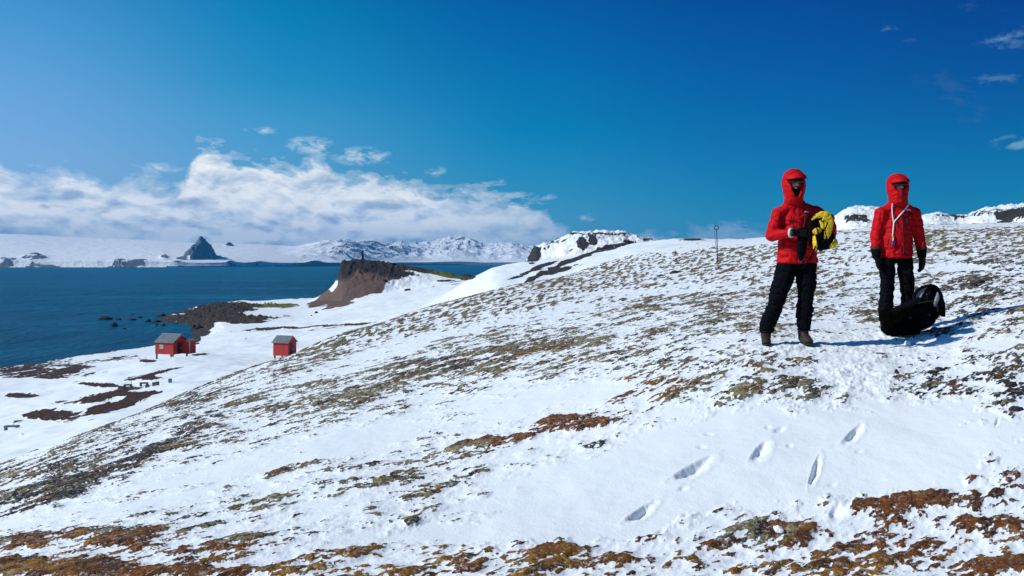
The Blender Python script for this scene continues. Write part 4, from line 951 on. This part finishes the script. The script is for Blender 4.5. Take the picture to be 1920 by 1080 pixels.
# ================================================================== the pack lying on the snow
pk0 = on_ground(1700, 9.55); pk = empty('backpack', pk0, label='large black and dark green backpack lying on the snow at a person\'s feet', cat='backpack')
m_pack = cloth('dark_green_pack_fabric', (0.0016, 0.0022, 0.0016), spec=.0, rough=.75)
m_green = cloth('bright_green_piping', (0.06, 0.13, 0.012))
m_mesh = simple('grey_back_mesh', (0.32, 0.33, 0.35), rough=0.8, var=0.25, scale=60)
K = lambda px, py, y=0: V3((px-1700)/F*9.55, y, (628-py)/F*9.55)
fp = lambda co: creases(.020, .18, .13, 71)(co)
blob('main_body', [(K(1668, 600, 0), (.085, .15, .13), K(1705, 592, .02), (.12, .17, .18)), (K(1705, 592, .02), (.12, .17, .18), K(1735, 586, .05), (.13, .17, .17)), (K(1662, 584, 0), (.05, .12, .06), K(1666, 612, 0), (.075, .12, .07)), (K(1670, 580, 0), (.05, .10, .04), K(1740, 572, .03), (.05, .12, .05)), (K(1672, 616, 0), (.08, .12, .06), K(1712, 612, .0), (.10, .12, .08))], m_pack, pk, .014, 3, fp)
blob('top_lid', [(K(1742, 572, .08), (.12, .16, .17), K(1757, 566, .1), (.085, .14, .15)), (K(1752, 548, .1), (.075, .12, .08), K(1758, 580, .1), (.08, .13, .10))], m_black, pk, .014, 3, fp)
loop = [K(1738+23*math.cos(t)*1.0+8*math.sin(t), 549-17*math.sin(t)-3*math.cos(t), .02+.05*math.sin(t)) for t in np.linspace(0, 2*math.pi, 26)[:-1]]
blob('folded_flap', [(K(1700, 570, -.02), (.07, .09, .04), K(1722, 562, .0), (.06, .09, .045)), (K(1735, 566, .02), (.05, .09, .05), K(1722, 560, .0), (.04, .08, .04)), (K(1672, 582, -.05), (.05, .06, .05), K(1690, 574, -.05), (.05, .06, .04))], m_black, pk, .011, 3, creases(.012, .08, .07, 91))
tube('back_frame', loop, .021, m_black, pk, 8, closed=True, flat=(1, .7))
bm = bmesh.new(); cvx = K(1737, 549, .03); vv_ = [bm.verts.new(cvx+(p-cvx)*.93+V3(0, .006, 0)) for p in loop]; bm.faces.new(vv_)
r_ = bmesh.ops.extrude_face_region(bm, geom=bm.faces[:]); bmesh.ops.translate(bm, vec=(0, .012, 0), verts=[g for g in r_['geom'] if isinstance(g, bmesh.types.BMVert)]); bmesh.ops.recalc_face_normals(bm, faces=bm.faces)
fin('back_mesh', bm, m_mesh, pk)
tube('shoulder_strap', curve_pts([K(1718, 566, -.10), K(1728, 548, -.06), K(1745, 536, 0), K(1762, 545, .03), K(1770, 568, .03), K(1768, 590, 0)], 6), .026, m_black, pk, 8, flat=(1, .45))
tube('shoulder_strap', curve_pts([K(1744, 566, -.04), K(1749, 553, -.06), K(1757, 541, -.03), K(1764, 553, -.02)], 6), .018, m_black, pk, 8, flat=(1, .4))
bm = bmesh.new(); 
pz = [K(1744, 570, -.13), K(1757, 542, -.06), K(1752, 575, -.12)]
me_ = hull_blob([(K(1746, 566, -.09), (.018, .01, .03), K(1753, 552, -.06), (.02, .01, .05))]); link_mesh('side_mesh', remesh(me_, .006, 2, 'side_mesh'), m_mesh, pk); bm.free()
tube('piping', curve_pts([K(1708, 564, -.155), K(1712, 563, -.16), K(1730, 560, -.155), K(1744, 562, -.12), K(1748, 580, -.13)], 6), .0045, m_green, pk, 6)
tube('compression_strap', curve_pts([K(1690, 571, -.14), K(1692, 590, -.175), K(1690, 615, -.15)], 6), .011, m_black, pk, 6, flat=(1, .3))
tube('compression_strap', curve_pts([K(1722, 562, -.16), K(1726, 588, -.175), K(1722, 616, -.12)], 6), .011, m_black, pk, 6, flat=(1, .3))
blob('side_pocket', [(K(1690, 600, -.15), (.09, .05, .07), K(1688, 612, -.14), (.09, .05, .05))], m_pack, pk, .010, 2, creases(.008, .08, .07, 77))
blob('front_pocket', [(K(1725, 588, -.13), (.05, .06, .12), K(1724, 600, -.12), (.05, .05, .08))], m_black, pk, .010, 2, creases(.008, .08, .07, 78))
tube('buckle', [K(1691, 588, -.20), K(1691, 592, -.20)], .014, m_zip, pk, 6)
tube('buckle', [K(1725, 583, -.21), K(1725, 587, -.21)], .014, m_zip, pk, 6)
tube('loose_strap', curve_pts([K(1660, 586, -.10), K(1652, 600, -.16), K(1655, 615, -.19), K(1664, 628, -.22), K(1658, 636, -.26)], 6), .007, m_pack, pk, 6, flat=(1, .4))
tube('loose_strap', curve_pts([K(1700, 624, -.16), K(1694, 634, -.24), K(1688, 640, -.28)], 6), .006, m_pack, pk, 6, flat=(1, .4))
tube('grab_handle', curve_pts([K(1655, 595, -.05), K(1651, 603, -.06), K(1655, 612, -.05)], 6), .009, m_black, pk, 6)
snb = on_ground(1701, 9.05)
o_ = link_mesh('snow_lump', rock_mesh('snow_lump', (.03, .03, .03), 5, 3), m_snowstuck); o_.location = snb+V3(0, 0, .016)
tag(o_, 'small white snow lump in front of the dark pack', 'snow lump')

# ================================================================== marker pole with a ring
m_pole = simple('weathered_blue_steel', (0.035, 0.06, 0.08), rough=0.5, metal=0.3)
pp = on_ground(1345, 45.0); mpz = empty('marker_pole', pp, label='thin steel marker pole with a ring on top standing in the snow', cat='pole')
sc_ = 45/F
tube('pole', [(0, 0, -.1), (-.3*sc_, 0, 30*sc_), (-1.5*sc_, 0, 60*sc_)], .026, m_pole, mpz, 8)
cc = V3(-1.8*sc_, 0, 64.5*sc_)
tube('ring', [cc+V3(math.cos(t)*.105, 0, math.sin(t)*.105) for t in np.linspace(0, 2*math.pi, 25)[:-1]], .024, m_pole, mpz, 6, closed=True)
tube('guy_wire', [(-3*sc_, .02, 31*sc_), (-5.8*sc_, .0, 62*sc_)], .010, m_pole, mpz, 6)

# ================================================================== the two red huts
def wood(name, col):
    m, b, (node, link, M_, MX, RP, NZ) = mat(name)
    tc = node('ShaderNodeTexCoord'); O = tc.outputs['Object']
    wv = node('ShaderNodeTexWave', wave_type='BANDS', bands_direction='Z'); wv.inputs['Scale'].default_value = 2.6; wv.inputs['Distortion'].default_value = 0.3
    link(O, wv.inputs['Vector'])
    st_ = NZ(O, 3.0, 5, .7)
    c1 = RP(st_, [(.3, tuple(c*.6 for c in col)), (.6, col), (.8, tuple(min(1, c*1.25+.02) for c in col))])
    link(MX(RP(wv.outputs['Fac'], [(0.0, .45), (.12, 1.0)]), (0.02, .004, .003), c1), b.inputs['Base Color']); b.inputs['Roughness'].default_value = .75
    return m
def metal_roof(name):
    m, b, (node, link, M_, MX, RP, NZ) = mat(name)
    tc = node('ShaderNodeTexCoord'); O = tc.outputs['Object']
    wv = node('ShaderNodeTexWave', wave_type='BANDS', bands_direction='X'); wv.inputs['Scale'].default_value = 2.2; link(O, wv.inputs['Vector'])
    c1 = RP(NZ(O, 1.6, 5, .7), [(.3, (.10, .14, .15)), (.6, (.20, .24, .25)), (.75, (.32, .34, .34))])
    link(c1, b.inputs['Base Color']); b.inputs['Roughness'].default_value = .55; b.inputs['Metallic'].default_value = .2
    bp = node('ShaderNodeBump'); bp.inputs['Distance'].default_value = .05; link(wv.outputs['Fac'], bp.inputs['Height']); link(bp.outputs[0], b.inputs['Normal'])
    return m
m_rw = wood('red_painted_boards', (0.42, 0.018, 0.010)); m_roof = metal_roof('grey_corrugated_iron'); m_dkdoor = simple('dark_green_door', (.006, .016, .012)); m_glass = simple('pale_window_glass', (.30, .34, .36), rough=.2, var=.2, scale=2)
m_frame = simple('white_window_frame', (.5, .48, .47)); m_wood = simple('weathered_wood', (.10, .075, .06), var=.4)
def hut(loc, yaw, L, Wd, Hw, Hr, label, stilts, ext, windows):
    """ridge along local x; the long wall and one gable face the camera"""
    h = empty('hut', loc, yaw, label=label, cat='hut', group='red huts by the bay')
    bm = bmesh.new()
    prof_ = [(-Wd/2, 0), (Wd/2, 0), (Wd/2, Hw), (0, Hw+Hr), (-Wd/2, Hw)]
    A = [bm.verts.new((-L/2, y, z)) for y, z in prof_]; B = [bm.verts.new((L/2, y, z)) for y, z in prof_]
    bm.faces.new(A[::-1]); bm.faces.new(B)
    for k in range(5): bm.faces.new((A[k], A[(k+1) % 5], B[(k+1) % 5], B[k]))
    bmesh.ops.recalc_face_normals(bm, faces=bm.faces)
    wall = fin('wall', bm, m_rw, h)
    for s in (-1, 1):
        bm = bmesh.new(); ov = .22; sl = Hr/(Wd/2); t = .07
        p = [(0, Hw+Hr+.03), (s*(Wd/2+ov), Hw-ov*sl+.03)]
        q = [(y, z+t) for y, z in p]; cs = [p[0], p[1], q[1], q[0]]
        a = [bm.verts.new((-L/2-.18, y, z)) for y, z in cs]; b_ = [bm.verts.new((L/2+.18, y, z)) for y, z in cs]
        bm.faces.new(a); bm.faces.new(b_[::-1])
        for k in range(4): bm.faces.new((a[k], a[(k+1) % 4], b_[(k+1) % 4], b_[k]))
        bmesh.ops.recalc_face_normals(bm, faces=bm.faces); fin('roof', bm, m_roof, h)
    bm = bmesh.new(); bbox(bm, (0, 0, Hw+Hr+.12), (L+.36, .22, .04)); fin('ridge_cap', bm, m_frame, h)
    for (x, z, w_, hh_) in windows:
        bm = bmesh.new()
        for dx, dz, a, b_ in ((0, hh_/2, w_+.1, .07), (0, -hh_/2, w_+.1, .07), (-w_/2, 0, .07, hh_-.07), (w_/2, 0, .07, hh_-.07)): bbox(bm, (x+dx, -Wd/2-.03, z+dz), (a, .06, b_))
        fr_ = fin('window', bm, m_frame, h); bm = bmesh.new(); bbox(bm, (x, -Wd/2-.012, z), (w_-.07, .02, hh_-.07)); fin('pane', bm, m_glass, fr_)
    bm = bmesh.new(); bbox(bm, (L/2+.02, -Wd*.12, 1.0), (.04, .85, 1.9)); dr = fin('door', bm, m_dkdoor, h)
    bm = bmesh.new(); bbox(bm, (L/2+.07, -Wd*.12+.3, 1.0), (.06, .04, .16)); fin('handle', bm, m_frame, dr)
    for i in range(stilts):
        for s in (-1, 1):
            bm = bmesh.new(); bbox(bm, (-L/2+.2+(L-.4)*i/(stilts-1), s*(Wd/2-.15), -.45), (.22, .22, .9)); fin('stilt', bm, m_wood, h)
    if ext:
        bm = bmesh.new(); ex, ey = 1.5, Wd*.46
        bbox(bm, (L/2+ex/2, Wd/2-ey/2+.1, (Hw+.2)/2), (ex, ey, Hw+.2)); fin('porch', bm, m_rw, h)
        bm = bmesh.new(); bbox(bm, (L/2+ex/2, Wd/2-ey/2+.1, Hw+.26), (ex+.2, ey+.2, .07), Matrix.Rotation(.06, 3, 'Y')); fin('porch_roof', bm, m_roof, h)
        bm = bmesh.new(); bbox(bm, (L/2+ex+.02, Wd/2-ey+.25, 1.2), (.05, .12, 2.1)); fin('corner_board', bm, m_frame, h)
    return h
hp = on_ground(322, 150.0)
def HP(px, py): return (px-HX)/F*150.0
h1 = hut((float((316-HX)/F*150), 151.5, CAMZ-(664-HY)/F*150), math.radians(-22), 3.9, 3.6, 2.05, 1.15, 'red wooden hut on short stilts with grey metal roof and side porch nearest the shoreline', 2, True, [(-.55, 1.25, .7, .55)])
y2 = 140.0
h2_ = hut((float((531-HX)/F*y2), y2+1, CAMZ-(667-HY)/F*y2), math.radians(-20), 2.75, 2.3, 2.15, .85, 'small red hut with plain wall half hidden behind the flecked snow slope', 2, False, [])

# ================================================================== beacon on the headland, rocks, debris
m_dark = simple('dark_basalt', (0.016, 0.015, 0.017), rough=.85, var=.5, scale=1.5, bump=.6, bscale=6, bdist=.1)
m_dkst = simple('dark_stone', (0.022, 0.019, 0.019), rough=.85, var=.5, scale=30, bump=.6, bscale=80)
g_ = on_ground(680, 452.0)
bm = bmesh.new(); bbox(bm, (0, 0, 2.2), (.9, .9, 4.6)); bbox(bm, (0, 0, .3), (1.6, 1.6, .9)); bbox(bm, (0, 0, 4.6), (1.05, 1.05, .25))
o_ = fin('beacon', bm, m_dark, None, .04); o_.location = g_; tag(o_, 'dark square beacon pillar on top of the rocky headland', 'beacon')
SEAR = [(197, 599, 11, 5, 'flat dark rock in the water farthest left of the reef'), (222, 600, 5, 3, 'small dark sea rock right beside the flat leftmost one'), (213, 612, 7, 5, 'squat dark sea rock standing nearest the camera in the bay'), (246, 600, 9, 2.5, 'low dark rock awash midway between the reef and the point'),
        (277, 603, 6, 3, 'dark sea rock in the reef just off the stony point'), (293, 604, 8, 3, 'elongated dark rock touching the stony point'), (262, 596, 4, 2, 'tiny dark rock awash behind the reef'), (302, 593, 9, 4, 'dark rock behind the tip of the stony point'),
        (305, 611, 5, 3, 'small dark rock in the cove below the stony point'), (293, 610, 3, 2, 'tiny dark rock in the cove left of its neighbour'), (319, 633, 9, 5, 'dark boulder in the water behind the hut roof'), (232, 617, 5, 1.5, 'low rock almost covered by water near the squat one'),
        (248, 590, 4, 1.5, 'tiny rock farthest out in the bay beyond the reef'), (275, 657, 5, 3, 'dark boulder on the shoreline left of the hut'), (363, 618, 5, 9, 'tall dark cliff rock at the back of the cove'), (372, 610, 9, 7, 'broad dark rock above the cove where the point begins')]
for i, (px, py, w_, h_, lb) in enumerate(SEAR):
    Y = CAMZ*F/(py-HY) if py < 650 else 215.0
    if px > 355: Y = 290.0
    s = w_/F*Y
    me = rock_mesh('sea_rock', (s, s*.8, h_/F*Y*1.25), 100+i)
    o_ = link_mesh('sea_rock', me, m_dark); z_ = 0.1 if px < 355 else float(gz((px-HX)/F*Y, Y))-.3
    o_.location = ((px-HX)/F*Y, Y, z_); tag(o_, lb, 'rock', 'rocks along the bay')
LANDR = [(1265, 508, 38, 9, 4, 'dark angular stone on the snow left of the marker pole, larger of two'), (1240, 512, 37, 7, 3, 'dark stone left of the larger angular one near the marker pole'), (1681, 714, 7.9, 5, 5, 'small brown stone on trampled snow below the pack'),
         (1762, 711, 7.9, 9, 5, 'black stone with jagged top in the cluster below and right of the pack'), (1747, 720, 7.8, 9, 4, 'black stone at the left end of the cluster right of the trampled snow'), (1775, 714, 7.9, 6, 3, 'smaller black stone at the right end of its cluster'),
         (1896, 757, 7.1, 11, 6, 'black stone at the right edge of the snow field'), (1905, 805, 6.6, 12, 6, 'black stone lying lowest at the right picture edge'), (1838, 540, 13.5, 9, 5, 'dark stone amid lichen right of the persons'), (1826, 545, 13.2, 6, 4, 'small dark stone beside lichen tufts up the slope'),
         (593, 576, 330, 3, 3, 'dark boulder on the snow below the headland'), (584, 585, 320, 2, 1.5, 'small dark boulder in the snow left of the headland foot'), (812, 503, 470, 5, 2.5, 'dark crag on the low rise right of the headland'), (876, 517, 480, 9, 4, 'dark rock knob at the edge of the far channel'),
         (722, 527, 425, 4, 3, 'black boulder at the right foot of the scree'), (765, 527, 400, 5, 3, 'isolated grey boulder on the snow right of the scree')]
for i, (px, py, Y, w_, h_, lb) in enumerate(LANDR):
    s = w_/F*Y; g0 = on_ground(px, Y)
    me = rock_mesh('boulder' if Y > 30 else 'stone', (s, s*.8, h_/F*Y*1.1), 300+i)
    o_ = link_mesh('boulder' if Y > 30 else 'stone', me, m_dkst if Y < 30 else m_dark); o_.location = g0+V3(0, 0, h_/F*Y*.15); tag(o_, lb, 'rock', 'stones on the snow')
for px, Y, r_, lb in ((1460, 5.02, 0.022, 'round white snow clump by the orange moss in the foreground'), (1440, 7.25, .014, 'small snow clump above the footprints'), (1130, 10, .001, None)):
    if not lb: continue
    g0 = on_ground(px, Y); o_ = link_mesh('snow_clump', rock_mesh('snow_clump', (r_*1.3, r_*1.2, r_*1.1), int(px)), m_snowstuck); o_.location = g0+V3(0, 0, r_*.5); tag(o_, lb, 'snow clump')
# remains of wooden stands and drums beyond the slope on the left
m_tank = simple('faded_blue_grey_metal', (.12, .16, .19), rough=.6, var=.4, scale=4)
def trestle(px, Y, w_, h_, lb, mt):
    e = empty('trestle', on_ground(px, Y), 0.1, label=lb, cat='trestle', group='old timber remains by the shore')
    bm = bmesh.new(); bbox(bm, (0, 0, h_), (w_, .5, .12)); fin('top', bm, mt, e, .01)
    for s in (-1, 1):
        bm = bmesh.new(); bbox(bm, (s*w_*.42, 0, h_/2-.1), (.12, .4, h_+.1)); fin('leg', bm, mt, e, .01)
trestle(240, 92, .75, .30, 'small grey trestle beside the thin mast on the brown patch', m_tank)
trestle(270, 92, .75, .30, 'small grey trestle between the mast and the drums', m_wood)
trestle(22, 74, 1.1, .22, 'low bluish trestle at the left picture edge above the slope', m_tank)
g0 = on_ground(246, 93.0); o_ = tube('mast', [(0, 0, -.1), (0, 0, .9)], .025, m_wood, None, 6); o_.location = g0; tag(o_, 'thin short mast standing among the timber remains', 'mast')
for px, Y, lb in ((247, 88, 'rusty blue drum below the thin mast'), (276, 89, 'dark drum left of the pair of drums'), (289, 91, 'dark drum behind its neighbour at the right end of the remains'), (295, 88.5, 'dark drum nearest the slope at the right end of the remains'), (319, 92, 'grey drum alone right of the other remains')):
    e = empty('drum', on_ground(px, Y)+V3(0, 0, .02), label=lb, cat='drum', group='old drums by the shore')
    prof_ = [(0, .20), (.02, .215), (.14, .20), (.16, .215), (.28, .20), (.30, .215), (.42, .20), (.44, .21)]
    bm = bmesh.new(); rings = []
    for z_, r_ in prof_: rings.append([bm.verts.new((r_*math.cos(t)*.9, r_*math.sin(t)*.9, z_*.85)) for t in np.linspace(0, 2*math.pi, 17)[:-1]])
    for a, b_ in zip(rings, rings[1:]):
        for k in range(16): bm.faces.new((a[k], a[(k+1) % 16], b_[(k+1) % 16], b_[k]))
    bm.faces.new(rings[0][::-1]); fin('shell', bm, m_tank if px in (247, 319) else m_wood, e, smooth=True)
    bm = bmesh.new(); bmesh.ops.create_cone(bm, cap_ends=True, segments=16, radius1=.185, radius2=.185, depth=.02, matrix=Matrix.Translation((0, 0, .375))); fin('lid', bm, m_dark, e)
